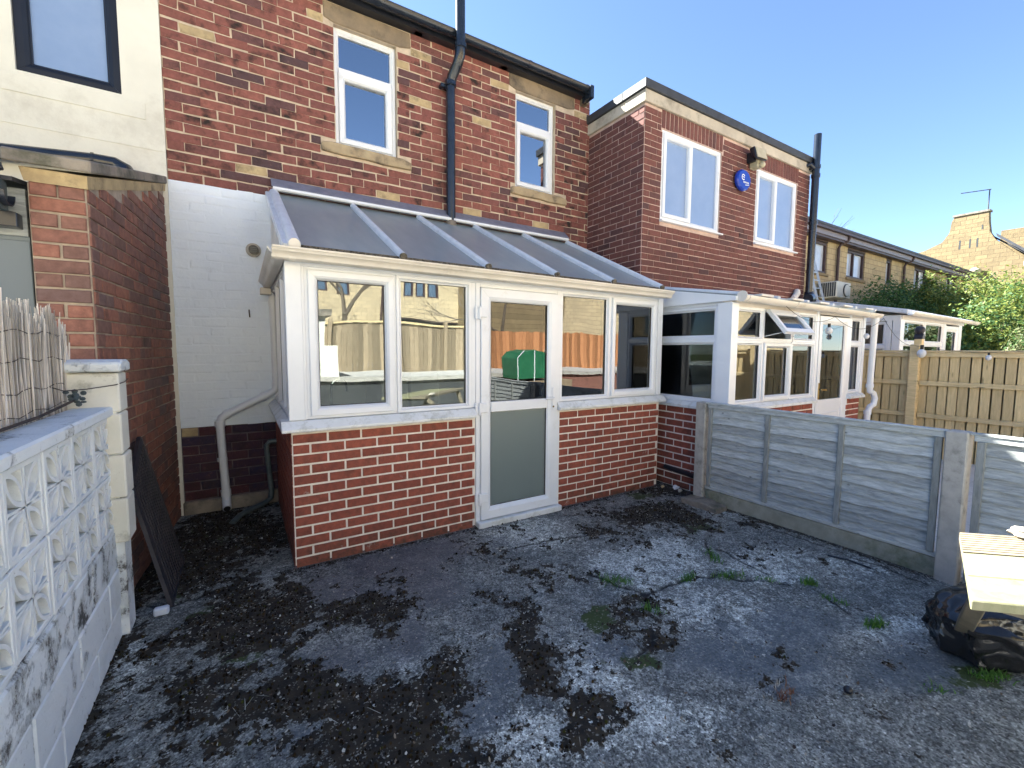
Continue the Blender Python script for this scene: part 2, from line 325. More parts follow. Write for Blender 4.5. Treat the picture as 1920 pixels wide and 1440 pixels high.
def wloc(p):
    v = Vector(p.location); q = p.parent
    while q is not None: v += q.location; q = q.parent
    return v
def thing(name, loc, label, cat, group=None):
    o = bpy.data.objects.new(name, None); COL.objects.link(o); o.location = loc; o.empty_display_size = .1
    o['label'] = label; o['category'] = cat
    if group: o['group'] = group
    return o
def tag(o, label, cat, group=None, kind=None):
    o['label'] = label; o['category'] = cat
    if group: o['group'] = group
    if kind: o['kind'] = kind
    return o

BV = {}
def brick_mesh(matname, half, var, rough, ch):
    key = (matname, half, var)
    if key not in BV:
        r = random.Random(var*13+half); cu = (.028 if not half else .055)*ch; cz = .085*ch
        back = [(-.5, 0, -.5), (.5, 0, -.5), (.5, 0, .5), (-.5, 0, .5)]
        j = lambda a: r.uniform(-a, a)*rough
        mid = [(x+j(.02), .62, z+j(.05)) for x, _, z in back]
        fr = [(x*(1-2*cu)+j(.02), 1+j(.15), z*(1-2*cz)+j(.05)) for x, _, z in back]
        vs = back+mid+fr; fs = [(0, 1, 5, 4), (1, 2, 6, 5), (2, 3, 7, 6), (3, 0, 4, 7), (4, 5, 9, 8), (5, 6, 10, 9), (6, 7, 11, 10), (7, 4, 8, 11), (8, 9, 10, 11)]
        b = MB(); b.add(vs, fs); me = bpy.data.meshes.new('brick'); me.from_pydata(vs, [], fs); me.materials.append(M[matname])
        bb = bmesh.new(); bb.from_mesh(me); bmesh.ops.recalc_face_normals(bb, faces=bb.faces)
        # open-backed: make sure the front looks outwards
        bb.faces.ensure_lookup_table(); f = bb.faces[8]
        if f.normal.y < 0: bmesh.ops.reverse_faces(bb, faces=bb.faces)
        bb.to_mesh(me); bb.free(); BV[key] = (me, vs, fs)
    return BV[key]
def lay(parent, mat, fr, L, z0, z1, bl=.225, bh=.075, joint=.010, depth=.012, holes=(), rough=.3, ch=1.0, limit=300, pick=None, top=None, bond='half', name='brick', vertical=False, stuff=False, start=0, jit=.004, keep=None):
    items = []; n = int((z1-z0)/bh+.35)
    for i in range(n):
        za = z0+i*bh; zb = za+bh
        if bond == 'half': off = -(bl/2)*(((i+start) % 2))
        elif bond == 'garden': off = -(bl/2)*((i+start) % 2) if (i+start) % 4 else -bl/4
        else: off = 0
        segs = []; u = off; hb = bond == 'garden' and (i+start) % 4 == 0
        while u < L:
            w = bl/2 if hb else bl
            if bond == 'alt': w = bl if (i+start) % 2 == 0 else bl/2
            a, b = max(u, 0), min(u+w, L)
            if b-a > .03: segs.append((a, b))
            u += w
        for a, b in segs:
            parts = [(a, b)]
            for (h0, h1, k0, k1) in holes:
                ov = min(zb, k1)-max(za, k0)
                if ov < bh*.35: continue
                q = []
                for x, y in parts:
                    if y <= h0 or x >= h1: q.append((x, y)); continue
                    if x < h0: q.append((x, h0))
                    if y > h1: q.append((h1, y))
                parts = q
            for x, y in parts:
                if y-x < .035: continue
                if top and zb-joint > top((x+y)/2)+.01: continue
                uc, zc = (x+y)/2+random.uniform(-jit, jit)*.5, (za+zb)/2+random.uniform(-jit, jit)*.5
                if keep and not keep(uc, zc): continue
                items.append((uc, zc, y-x-joint, bh-joint, (pick(uc, zc) if pick else None) or mat))
    items.sort(key=lambda t: (fr(t[0], 0, t[1])-CAMP).length)
    rest = MB(); restm = []
    base = Matrix((fr.U, fr.N, Vector((0, 0, 1)))).transposed()
    for k, (u, z, w, h, mt) in enumerate(items):
        half = w < bl*.62; me, vs, fs = brick_mesh(mt, half, random.randrange(7), rough, ch)
        dp = depth*random.uniform(.85, 1.15); P = fr(u, 0, z); rot = random.uniform(-.006, .006)*rough*3
        if stuff or k >= limit:
            if mt not in restm: restm.append(mt)
            cr_, sr_ = math.cos(rot), math.sin(rot)
            rest.add([P+fr.U*(a*w*cr_-c*h*sr_)+fr.N*(b*dp)+Vector((0, 0, a*w*sr_+c*h*cr_)) for a, b, c in vs], fs, restm.index(mt)); continue
        o = bpy.data.objects.new('stone_block' if mt == 'sandstone' else name, me); COL.objects.link(o); o.parent = parent
        o.matrix_local = Matrix.Translation(P-wloc(parent)) @ base.to_4x4() @ Matrix.Rotation(rot, 4, 'Y') @ Matrix.Diagonal((w, dp, h, 1))
    if rest.v: rest.build(name+('work' if name.endswith('brick') and not stuff else 's' if stuff else 'work'), restm, parent, kind='stuff')
def wallholes(mb, fr, u0, u1, z0, z1, d0, d1, holes):
    us = sorted({u0, u1, *[x for h in holes for x in h[:2]]}); zs = sorted({z0, z1, *[x for h in holes for x in h[2:]]})
    for a, b in zip(us, us[1:]):
        # merge vertical runs
        run = None
        for c, d in zip(zs, zs[1:]):
            inh = any(h[0] <= (a+b)/2 <= h[1] and h[2] <= (c+d)/2 <= h[3] for h in holes)
            if inh:
                if run: mb.box(a, b, d0, d1, run[0], run[1], fr); run = None
            else: run = (run[0], d) if run else (c, d)
        if run: mb.box(a, b, d0, d1, run[0], run[1], fr)
    return mb
def frame_prof(w, d0=-.035, d1=.03): return [(0, d0), (0, d1-.004), (.004, d1), (w*.55, d1), (w-.012, d1-.010), (w-.006, d1-.018), (w, d1-.02), (w, d0)]
def glazed(parent, fr, u0, u1, z0, z1, w=.055, mat='pvc', gmat='glass', d=0, name='window', proud=.03, gasket=True, label=None):
    o = MB().ring(u0, u1, z0, z1, frame_prof(w, -.035+d, proud+d), fr).build(name, mat, parent)
    if label: o['label'] = label
    q = MB(); a, b, c, e = u0+w-.002, u1-w+.002, z0+w-.002, z1-w+.002
    q.box(a, b, d-.012, d-.006, c, e, fr); q.build('pane', gmat, o)
    if gasket:
        MB().ring(a-.001, b+.001, c-.001, e+.001, [(0, d-.004), (0, d+.004), (.005, d+.004), (.005, d-.004)], fr, 0).build('gasket', 'gasket', o)
    return o
# ================================================================ GROUND
def vnoise(x, y, seed):
    r = np.random.default_rng(seed); T = r.random((256, 256)); xi = np.floor(x).astype(int); yi = np.floor(y).astype(int)
    fx = x-xi; fy = y-yi; fx = fx*fx*(3-2*fx); fy = fy*fy*(3-2*fy); a = T[xi % 256, yi % 256]; b = T[(xi+1) % 256, yi % 256]; c = T[xi % 256, (yi+1) % 256]; d = T[(xi+1) % 256, (yi+1) % 256]
    return (a*(1-fx)+b*fx)*(1-fy)+(c*(1-fx)+d*fx)*fy
def fbm(x, y, s, o=4, seed=1):
    v = 0; a = .5; t = 0
    for k in range(o): v = v+a*vnoise(x*s*2**k+17.3*k+50, y*s*2**k+9.1*k+50, seed+k); t += a; a *= .6
    return v/t
BIG = [(.43,1.66,.25,-.15,-.05,-.22),(.18,1.95,.17,-.1,-.02,-.15),(.55,2.45,.17,-.10,-.05,-.10),(.02,2.75,.22,-.13,-.02,-.22),(-.2,4.1,.3,-.1,.03,-.6),(1.20,1.75,.08,-.05,-.15,-.24),(3.25,2.62,.34,-.2,-.16,-.14)]
MOSS = [(0.5,1.71,.17,-.1,-.06,-.19),(0.54,2.51,.16,-.1,-.04,-.18),(0.24,2.0,.12,-.07,-.02,-.15),(0.73,1.77,.08,-.05,-.07,-.17),(-.06,2.66,.17,-.1,0,-.28),(-.16,2.21,.12,-.07,.01,-.17),(1.26,1.91,.07,-.05,-.14,-.21),(1.15,1.6,.07,-.04,-.11,-.16),(1.79,2.2,.27,-.17,-.1,-.13),(3.24,2.67,.3,-.18,-.25,-.21),(3.31,2.27,.2,-.12,-.19,-.14),(1.84,1.46,.1,-.06,-.19,-.16),(1.84,1.68,.1,-.06,-.11,-.1),(.07,2.87,.24,-.15,-.01,-.23),(-.34,3.65,.19,-.11,.04,-.48),(.37,1.58,.26,-.16,-.02,-.09),(1.95,.96,.1,-.06,-.09,-.05),(2.56,2.53,.3,-.18,-.14,-.15),(1.22,1.24,.11,-.07,-.07,-.07),(1.24,2.23,.11,-.07,-.08,-.14),(.0,4.2,.3,-.2,.05,-.4),(3.7,3.0,.3,-.1,-.1,-.12),(3.4,1.3,.25,.2,-.05,-.08)]
WET = [(.69,2.15,.11,-.06,-.06,-.17),(.12,1.76,.16,-.09,-.01,-.09),(.41,2.81,.17,-.1,-.03,-.18),(1.22,3.0,.42,-.25,-.09,-.23),(.36,2.16,.13,-.08,-.02,-.11),(1.02,1.68,.13,-.08,-.1,-.16),(2.07,1.13,.36,-.22,-.2,-.12),(2.66,.69,.22,-.13,-.25,-.07),(.8,1.53,.09,-.06,-.07,-.13),(1.51,1.51,.09,-.06,-.08,-.08),(.86,2.92,.29,-.17,-.06,-.21),(2.52,1.1,.2,-.12,-.18,-.09),(.9,2.5,.3,-.2,-.1,-.2)]
PALE = [(2.39,2.0,.32,-.19,-.25,-.21),(2.17,2.14,.19,-.12,-.15,-.16),(3.13,1.55,.29,-.18,-.22,-.12),(2.28,1.47,.32,-.2,-.22,-.15),(2.32,1.27,.15,-.09,-.17,-.1),(2.69,2.11,.21,-.13,-.21,-.17),(.61,1.95,.09,-.05,-.02,-.07),(1.36,1.43,.13,-.08,-.13,-.14),(.92,1.31,.18,-.11,-.08,-.11),(3.62,1.26,.19,-.12,-.26,-.09),(1.99,2.87,.3,-.18,-.16,-.24),(3.92,2.35,.26,-.16,-.19,-.12),(-.52,2.65,.09,-.05,.04,-.26),(3.02,.79,.2,-.12,-.17,-.05),(1.33,1.14,.28,-.17,-.11,-.1)]
GREEN = [(-.29,3.7,.1,-.06,.03,-.43),(-.18,2.85,.13,-.08,.01,-.17),(-.25,4.2,.22,-.13,.01,-.34),(1.65,1.74,.08,-.05,-.1,-.1),(1.57,1.39,.11,-.07,-.05,-.05),(-.4,3.29,.06,-.03,.02,-.21),(-.06,2.42,.13,-.08,0,-.08),(3.31,2.27,.12,-.07,-.15,-.1),(2.87,.48,.13,-.08,-.14,-.03),(3.5,3.05,.12,-.07,-.1,-.05)]
CRACKS = [[(1.48,2.79),(1.69,2.71),(2.0,2.69),(2.15,2.65),(2.33,2.6),(2.63,2.61)],[(3.06,2.05),(2.85,1.82),(2.69,1.69),(2.77,1.54),(2.94,1.39),(3.05,1.29),(3.02,1.15),(2.95,1.01)],[(2.69,1.66),(2.5,1.74),(2.31,1.76),(2.09,1.78),(1.98,1.95),(1.93,2.15)],[(2.09,1.78),(1.93,1.62),(1.77,1.45),(1.6,1.42)],[(3.01,1.92),(3.01,1.69),(2.98,1.44)],[(.05,3.2),(-.3,3.1),(-.5,3.2)],[(3.75,2.4),(3.78,1.6),(3.75,.9)]]
def blobs(x, y, L):
    m = np.zeros_like(x)
    for cx, cy_, ax, ay, bx, by in L:
        D = ax*by-ay*bx; px = x-cx; py = y-cy_; s = (px*by-py*bx)/D; t = (ax*py-ay*px)/D; m = np.maximum(m, 1.35-np.sqrt(s*s+t*t)*.75)
    return np.clip(m, 0, 1)
def crackd(x, y):
    wx = (fbm(x, y, 7, 3, 70)-.5)*.10; wy = (fbm(x, y, 7, 3, 80)-.5)*.10; x = x+wx; y = y+wy; d = np.full_like(x, 9.0)
    for c in CRACKS:
        for (a, b), (e, f) in zip(c, c[1:]):
            vx, vy = e-a, f-b; t = np.clip(((x-a)*vx+(y-b)*vy)/(vx*vx+vy*vy), 0, 1); d = np.minimum(d, np.hypot(x-a-t*vx, y-b-t*vy))
    return d
def masks(x, y):
    n = fbm(x, y, 4, 5, 11); n2 = fbm(x, y, 14, 4, 23); n3 = fbm(x, y, 2.2, 3, 31)
    n4 = fbm(x, y, 38, 3, 47); moss = np.clip((blobs(x, y, MOSS)*.8+blobs(x, y, BIG)*.75+(n-.5)*1.6+(n2-.5)*1.3+(n4-.5)*1.2-.26-np.clip((x-1.3)*.12, 0, .14))*1.15, 0, 1)
    left = np.clip((1.0-x)/1.2, 0, 1)
    edge = np.minimum(np.where((x > .15) & (x < 3.95), np.abs(y-3.2), 9), np.minimum(x+.585, np.where(y > .9, 3.86-x, 9))); moss = np.clip(moss+np.clip(1-edge/.07, 0, 1)*.55, 0, 1)
    moss = np.clip(moss+np.clip((n-.40+left*.14)*2.5, 0, 1)*np.clip(n2*2.2-.75+(n4-.5)*1.8, 0, 1)*.8, 0, 1)
    wet = np.clip((blobs(x, y, WET)+(n3-.5)*1.3-.32)*2.2, 0, 1)*(1-moss)
    pale = np.clip((blobs(x, y, PALE)+(n-.5)*1.3+(n2-.5)*1.2+(n4-.5)*1.2-.36)*1.6, 0, 1)*(1-moss*.8)
    green = np.clip((blobs(x, y, GREEN)+(n2-.5)*1.5-.45)*2, 0, 1)
    return moss, wet, pale, green
dx = .0125; xs = np.arange(-.62, 4.06, dx); ys = np.arange(.2, 4.82, dx); X, Y = np.meshgrid(xs, ys); X = X.ravel(); Y = Y.ravel()
mo, we, pa, gr = masks(X, Y); cd = crackd(X, Y); ck = np.clip(1.3-cd/.012, 0, 1)*(fbm(X, Y, 5, 2, 90) > .33)
Z = (fbm(X, Y, 1.2, 3, 3)-.5)*.012+(fbm(X, Y, 22, 3, 5)-.5)*.004*(1-we*.7)+mo*.006*fbm(X, Y, 45, 2, 8)-ck*.008
me = bpy.data.meshes.new('ground'); nx = len(xs); ny = len(ys)
I = np.arange((ny-1)*nx).reshape(ny-1, nx)[:, :-1].ravel(); fc = np.stack([I, I+1, I+nx+1, I+nx], 1)
me.vertices.add(len(X)); me.vertices.foreach_set('co', np.stack([X, Y, Z], 1).ravel().astype(np.float32))
me.loops.add(fc.size); me.loops.foreach_set('vertex_index', fc.ravel().astype(np.int32)); me.polygons.add(len(fc))
me.polygons.foreach_set('loop_start', np.arange(0, fc.size, 4, dtype=np.int32)); me.polygons.foreach_set('loop_total', np.full(len(fc), 4, np.int32))
me.update(calc_edges=True); me.polygons.foreach_set('use_smooth', [True]*len(fc))
for nm, arr in (('m1', np.stack([mo, we, pa, np.ones_like(mo)], 1)), ('m2', np.stack([gr, ck, np.clip(1-cd/.06, 0, 1), np.ones_like(mo)], 1))):
    a = me.color_attributes.new(nm, 'FLOAT_COLOR', 'POINT'); a.data.foreach_set('color', arr.ravel().astype(np.float32))
g = G('weathered_concrete')
def chans(nm):
    a = g.n('Attribute', attribute_name=nm); s_ = g.n('SeparateColor'); g.set(s_.inputs[0], a.outputs['Color']); return s_.outputs
m1 = chans('m1'); m2 = chans('m2'); fine = g.noise(60, 8, .75); mid = g.noise(14, 8, .7)
c = g.mix(g.rng(g.noise(2.5, 6, .65), .35, .65), (.14, .155, .15), (.33, .335, .30)); c = g.mix(g.rng(mid, .42, .62, 0, .7), c, (.06, .068, .075)); c = g.mix(g.rng(g.noise(6, 8, .75), .46, .68, 0, .75), c, (.05, .053, .05)); gg1 = g.n('SeparateColor'); g.set(gg1.inputs[0], g.vor(85, out='Color')); gg2 = g.n('SeparateColor'); g.set(gg2.inputs[0], g.vor(190, out='Color')); GRAIN = g.math('MULTIPLY', g.rng(gg1.outputs[0], 0, 1, .45, 1.45), g.rng(gg2.outputs[1], 0, 1, .55, 1.45)); c = g.mix(g.rng(g.noise(33, 8, .8), .58, .70, 0, .6), c, (.36, .37, .36))
ch = g.vor(95, out='Color'); cs = g.n('SeparateColor'); g.set(cs.inputs[0], ch); vd = g.vor(95)
chip = g.math('MULTIPLY', g.math('MULTIPLY', g.rng(cs.outputs[0], .66, .80), g.rng(vd, .42, .30)), g.rng(g.noise(8, 7, .75), .40, .62)); palef = g.math('MULTIPLY', m1[2], 1.0)
c = g.mix(g.math('MULTIPLY', chip, g.rng(m1[1], 0, 1, .75, .25)), c, (.58, .59, .58))
gp0 = g.n('SeparateColor'); g.set(gp0.inputs[0], g.vor(130, out='Color')); pn = g.rng(g.math('SUBTRACT', g.math('ADD', g.math('MULTIPLY', m1[2], 1.1), g.math('MULTIPLY', g.math('SUBTRACT', fine, .5), 1.2)), g.math('MULTIPLY', gp0.outputs[0], .85)), -.18, .42)
c = g.mix(pn, c, g.mix(g.rng(mid, .4, .6), (.60, .62, .575), (.36, .38, .355)))
dk = g.math('MULTIPLY', g.rng(cs.outputs[1], .74, .84), g.rng(vd, .45, .30)); c = g.mix(g.math('MULTIPLY', dk, .85), c, (.022, .02, .02))
wn = g.math('MULTIPLY', m1[1], g.rng(fine, .62, .50)); g2 = g.n('SeparateColor'); g.set(g2.inputs[0], g.vor(70, out='Color')); g3 = g.n('SeparateColor'); g.set(g3.inputs[0], g.vor(150, out='Color')); hg = g.n('HueSaturation'); g.set(hg.inputs['Value'], GRAIN); g.set(hg.inputs['Color'], c); c = hg.outputs[0]; c = g.mix(g.math('MULTIPLY', wn, .7), c, (.060, .085, .115))
gn = g.rng(g.math('ADD', m2[0], g.math('MULTIPLY', g.math('SUBTRACT', fine, .5), 1.5)), .4, .7); c = g.mix(gn, c, (.035, .055, .012))
mn = g.rng(g.math('SUBTRACT', g.math('ADD', g.math('MULTIPLY', m1[0], 1.15), g.math('MULTIPLY', g.math('SUBTRACT', fine, .5), 1.5)), g.math('ADD', g.math('MULTIPLY', g2.outputs[0], .45), g.math('MULTIPLY', g3.outputs[0], .35))), .02, .16); c = g.mix(mn, c, g.mix(g.rng(mid, .4, .65), (.012, .010, .008), (.045, .034, .020))); fl = g.math('MULTIPLY', g.math('MULTIPLY', g.rng(g3.outputs[1], .84, .90), g.rng(g.noise(11, 6, .75), .48, .62)), .75); c = g.mix(fl, c, (.42, .41, .37))
c = g.mix(m2[1], c, (.010, .009, .008)); 
g.bump(g.math('ADD', g.math('ADD', fine, g.math('MULTIPLY', g.rng(vd, 0, .5, 1, 0), .35)), g.math('MULTIPLY', mn, .6)), .55, .006)
rg = g.mix(wn, (.82,)*3, (.30,)*3); rg = g.mix(mn, rg, (.95,)*3)
M['ground'] = g.fin(c, rg, .45); me.materials.append(M['ground'])
go = link('ground', me, kind='structure')
# wider ground: one sheet with the patio cut out
def sheet(name, mat, quads):
    b = MB()
    for x0, x1, y0, y1, z in quads: b.add([(x0, y0, z), (x1, y0, z), (x1, y1, z), (x0, y1, z)], [(0, 1, 2, 3)])
    return b.build(name, mat, kind='structure')
g = G('yard_concrete'); c = g.mix(g.rng(g.noise(3, 8, .7), .35, .65), (.46, .45, .43), (.56, .55, .52)); c = g.mix(g.rng(g.noise(30, 6, .75), .56, .64, 0, .6), c, (.16, .16, .15)); g.bump(g.noise(60, 6), .5, .006); M['yard'] = g.fin(c, .9, .2)
g = G('rough_grass'); c = g.mix(g.noise(2, 8, .7), (.05, .08, .025), (.12, .12, .06)); g.bump(g.noise(30, 6), 1, .03); M['field'] = g.fin(c, .95, .1)
sheet('terrain', 'field', [(-300, 300, -300, 300, -.16)])
sheet('yard', 'yard', [(-5.2, -.62, -2.6, 9, -.012), (-.62, 4.06, -2.6, .2, -.012), (4.06, 14, -2.6, 9, -.012), (-.62, 4.06, 4.82, 9, -.012)])

# scattered moss cushions and litter, denser where the masks say so
def scatter(N, dens, seed, x0=-.6, x1=3.85, y0=.35, y1=4.75):
    r = np.random.default_rng(seed); x = r.uniform(x0, x1, N); y = r.uniform(y0, y1, N)
    k = r.random(N) < dens(x, y); x = x[k]; y = y[k]
    ok = ~((x > .25) & (y > 3.2)) & ~((x > 3.95)); return x[ok], y[ok], r
def gz(x, y): return (fbm(x, y, 1.2, 3, 3)-.5)*.012
x, y, r = scatter(42000, lambda x, y: np.clip(masks(x, y)[0]*1.0-.35, 0, 1), 5); k = min(len(x), 9500); x = x[:k]; y = y[:k]
b = MB(); vs = []; fs = []
for i in range(k):
    R_ = r.uniform(.0025, .0085); z0 = gz(x[i:i+1], y[i:i+1])[0]; o = len(vs); ph = r.uniform(0, 6)
    for a in range(5): q = ph+a*1.2566; w = R_*r.uniform(.8, 1.25); vs.append((x[i]+math.cos(q)*w, y[i]+math.sin(q)*w, z0-.002))
    for a in range(5): q = ph+.6+a*1.2566; w = R_*r.uniform(.5, .8); vs.append((x[i]+math.cos(q)*w, y[i]+math.sin(q)*w, z0+.006+R_*.5))
    vs.append((x[i], y[i], z0+.008+R_*.75))
    for a in range(5): fs += [(o+a, o+(a+1) % 5, o+5+a), (o+(a+1) % 5, o+5+(a+1) % 5, o+5+a), (o+5+a, o+5+(a+1) % 5, o+10)]
b.v = vs; b.f = fs; b.mi = [0]*len(fs)
tag(b.build('moss', 'mossy'), 'brown black moss cushions spread over the damp concrete', 'moss', kind='stuff')
x, y, r = scatter(30000, lambda x, y: np.clip(.10+masks(x, y)[0]*.25+masks(x, y)[2]*.2, 0, 1), 9); k = min(len(x), 4200)
b = MB()
for i in range(k):
    L_ = r.uniform(.0025, .009); w = L_*r.uniform(.3, .9)
    if r.random() < .05: L_ = r.uniform(.02, .05); w = .0012
    a = r.uniform(0, 6.28); z0 = gz(x[i:i+1], y[i:i+1])[0]+.004+r.uniform(0, .006); t = r.uniform(-.5, .5)
    ca, sa = math.cos(a), math.sin(a)
    P = [(-1, -.6), (.2, -1), (1, .1), (.1, 1), (-.8, .7)]
    b.add([(x[i]+ca*p*L_-sa*q*w, y[i]+sa*p*L_+ca*q*w, z0+p*L_*t+(.3 if j == 2 else 0)*w) for j, (p, q) in enumerate(P)], [(0, 1, 2, 3, 4)])
tag(b.build('leaf_litter', 'litter'), 'small leaf crumbs, chips and twigs littering the concrete', 'litter', kind='stuff')

def tuft(x, y, n, h, mat='grassblade', name='grass_tuft', label='', spread=.05, cat='weed', elong=(1, 0)):
    b = MB(); r = random.Random(int(x*1000+y*77))
    for i in range(n):
        e = r.uniform(-1, 1); px = x+elong[0]*e*spread+r.gauss(0, .25)*spread; py = y+elong[1]*e*spread+r.gauss(0, .25)*spread; a = r.uniform(0, 6.28); hh = h*r.uniform(.4, 1.1); lean = r.uniform(.2, 1.1)*hh; w = r.uniform(.0015, .0035)
        ca, sa = math.cos(a), math.sin(a)
        pts = [(px+ca*lean*t*t, py+sa*lean*t*t, hh*t-.004) for t in (0, .5, 1)]
        vs = []
        for j, p in enumerate(pts): ww = w*(1, .8, .1)[j]; vs += [(p[0]-sa*ww, p[1]+ca*ww, p[2]), (p[0]+sa*ww, p[1]-ca*ww, p[2])]
        b.add(vs, [(0, 1, 3, 2), (2, 3, 5, 4)])
    return tag(b.build(name, mat), label, cat, 'weeds growing in the concrete')
TU = [(2.02,1.96,130,.05,(.7,-.5),.10,'long grass tuft at the left end of the concrete crack, among pale lichen'),(2.46,1.75,80,.045,(1,.1),.06,'small grass tuft halfway along the cross crack'),(2.88,1.85,90,.04,(.6,.7),.09,'upper grass tuft in the crack, the one closest to the house'),(2.72,1.62,110,.045,(.8,-.4),.09,'grass tuft where the two concrete cracks meet'),(2.90,1.47,50,.03,(.6,-.8),.06,'thin grass strip between the crack junction and the bright tuft'),(3.07,1.30,100,.055,(.5,-.6),.05,'bright green grass tuft at the bend of the crack'),(3.0,1.13,50,.03,(.3,-.9),.06,'faint green tuft just below the bright one in the crack'),(2.92,.90,110,.05,(.8,-.3),.06,'grass tuft alone on dark concrete left of the black bag'),(1.96,1.63,70,.045,(.3,-.8),.06,'straggly grass tuft on brown moss below the long tuft'),(2.90,.46,150,.04,(.8,-.5),.07,'yellow green weed patch at the right edge below the bag'),(2.58,.57,30,.03,(.8,-.5),.06,'sparse thin weed on concrete below the bag')]
for X_, Y_, n, h, e, sp_, lb in TU: tuft(X_, Y_, n, h, spread=sp_, elong=e, label=lb)
tuft(1.97, .89, 46, .045, 'redleaf', 'dried_weed', 'dead reddish brown weed lying on the lower concrete', .06)
tuft(1.93, .93, 30, .03, 'litter', 'dried_weed', 'withered straw coloured stalks behind the reddish dead weed', .08)
tag(MB().ball((2.22, .76, .018), .019, 10, 7, (1, 1, .9)).build('pebble', 'black_plastic', smooth=True), 'small round black ball on the lower concrete', 'ball')
r = random.Random(3); lbs = ['white lump of rubble in the corner by the neighbouring brick wall', 'grey broken stone beside the white rubble lump', 'dark stone closest to the concrete post in the corner', 'small pale chip at the foot of the conservatory corner']
for (px, py, s_, mt), lb in zip(((3.98, 3.02, .035, 'pvc'), (3.93, 2.93, .03, 'post_conc'), (3.9, 2.80, .03, 'grate'), (3.88, 3.12, .02, 'sandstone')), lbs):
    b = MB().ball((px, py, .018), s_, 7, 5, (1, .8, .7)); b.v = [(x+r.uniform(-.3, .3)*s_, y+r.uniform(-.3, .3)*s_, max(-.01, z+r.uniform(-.25, .25)*s_)) for x, y, z in b.v]
    tag(b.build('rubble', mt), lb, 'stone', 'rubble in the corner by the fence')
# loose stone slab by the first post
b = MB(); b.prism([(2.35, -.01), (2.72, -.01), (2.74, .045), (2.5, .06), (2.36, .04)], 3.68, 3.86, F((0, 0, 0), (0, 1, 0), (1, 0, 0)))
tag(b.build('stone_slab', 'coping', bevel=.006), 'mossy broken stone slab at the foot of the first concrete fence post', 'stone')
tag(MB().tube([(3.62, 1.42, .008), (3.66, 1.30, .012), (3.66, 1.17, .008)], .007, 6).build('stick', 'black_plastic'), 'short black stick lying near the fence gravel board', 'stick')

# ================================================================ TERRACED HOUSE
H = thing('terraced_house', (1.8, 4.8, 0), 'old red and plum brick terraced house with two white upstairs windows and stone lintels', 'house')
fh = F((-.48, 4.8, 0)); HX = .48
WA = (.88, 1.505, 3.55, 4.685); WB = (2.995, 3.61, 3.55, 4.70)
holes = [(WA[0]+HX, WA[1]+HX, WA[2], WA[3]), (WB[0]+HX, WB[1]+HX, WB[2], WB[3])]
wallholes(MB(), fh, 0, 4.68, -.15, 5.02, -.25, 0, holes).build('wall', 'mortar_old', H)
YEL = [(-.23,4.16),(.39,4.18),(1.82,4.2),(2.52,4.21),(.05,3.13),(1.38,3.14),(.64,4.70),(2.36,3.15),(3.36,3.13),(1.86,4.68),(2.76,4.70),(3.99,4.72),(1.66,4.55),(2.28,4.74)]
st_holes = holes+[(.79+HX, 1.66+HX, 4.685, 4.86), (2.90+HX, 3.93+HX, 4.70, 4.87), (.74+HX, 1.65+HX, 3.44, 3.55), (2.93+HX, 3.80+HX, 3.44, 3.55)]
def pk(u, z):
    for a, b in YEL:
        if abs(u-HX-a) < .11 and abs(z-b) < .0385: return 'sandstone'
lay(H, 'old_brick', fh, 4.68, 2.93, 4.90, .25, .082, .0105, .006, st_holes, rough=1.5, ch=1.7, pick=pk, bond='half', jit=.010)
# painted lower wall and damp plinth
lay(H, 'painted', fh, .80, .79, 2.93, .25, .0823, .005, .0055, (), rough=2.2, ch=1.8, stuff=True, name='painted_brick', jit=.014)
MB().box(0, .80, 0, .0025, .79, 2.93, fh).build('painted_mortar', 'painted', H)
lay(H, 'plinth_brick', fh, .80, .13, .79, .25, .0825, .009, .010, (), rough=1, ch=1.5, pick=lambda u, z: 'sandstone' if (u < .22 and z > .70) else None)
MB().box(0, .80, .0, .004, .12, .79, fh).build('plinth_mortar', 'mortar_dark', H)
MB().box(-.01, .82, -.02, .03, -.1, .12, fh).build('footing', 'coping', H, bevel=.01)
lay(H, 'old_brick', F((3.86, 4.8, 0)), .34, 2.0, 2.93, .25, .082, .0085, .009, (), rough=1, ch=1.5, limit=0)
for (a, b, z0, z1, s) in ((.79, 1.66, 4.69, 4.865, 1), (2.90, 3.93, 4.705, 4.875, 2)):
    q = MB(); q.prism([(a, z0+.03), (a+.10, z0), (b-.12, z0), (b, z0+.03), (b-.01, z1), (a+.3, z1+.006), (a, z1)], -.2, .014, F((0, 4.8, 0))); q.build('lintel', 'lintel_stone', H, bevel=.008)
for (a, b) in ((.74, 1.65), (2.93, 3.80)):
    q = MB(); q.prism([(a, 3.455), (a+.2, 3.445), (a+.45, 3.452), (b-.3, 3.44), (b, 3.45), (b, 3.52), (b-.1, 3.545), (a+.1, 3.55), (a, 3.53)], -.18, .035, F((0, 4.8, 0))); q.build('sill', 'sill_stone', H, bevel=.008)
fw_ = F((0, 4.8, 0))
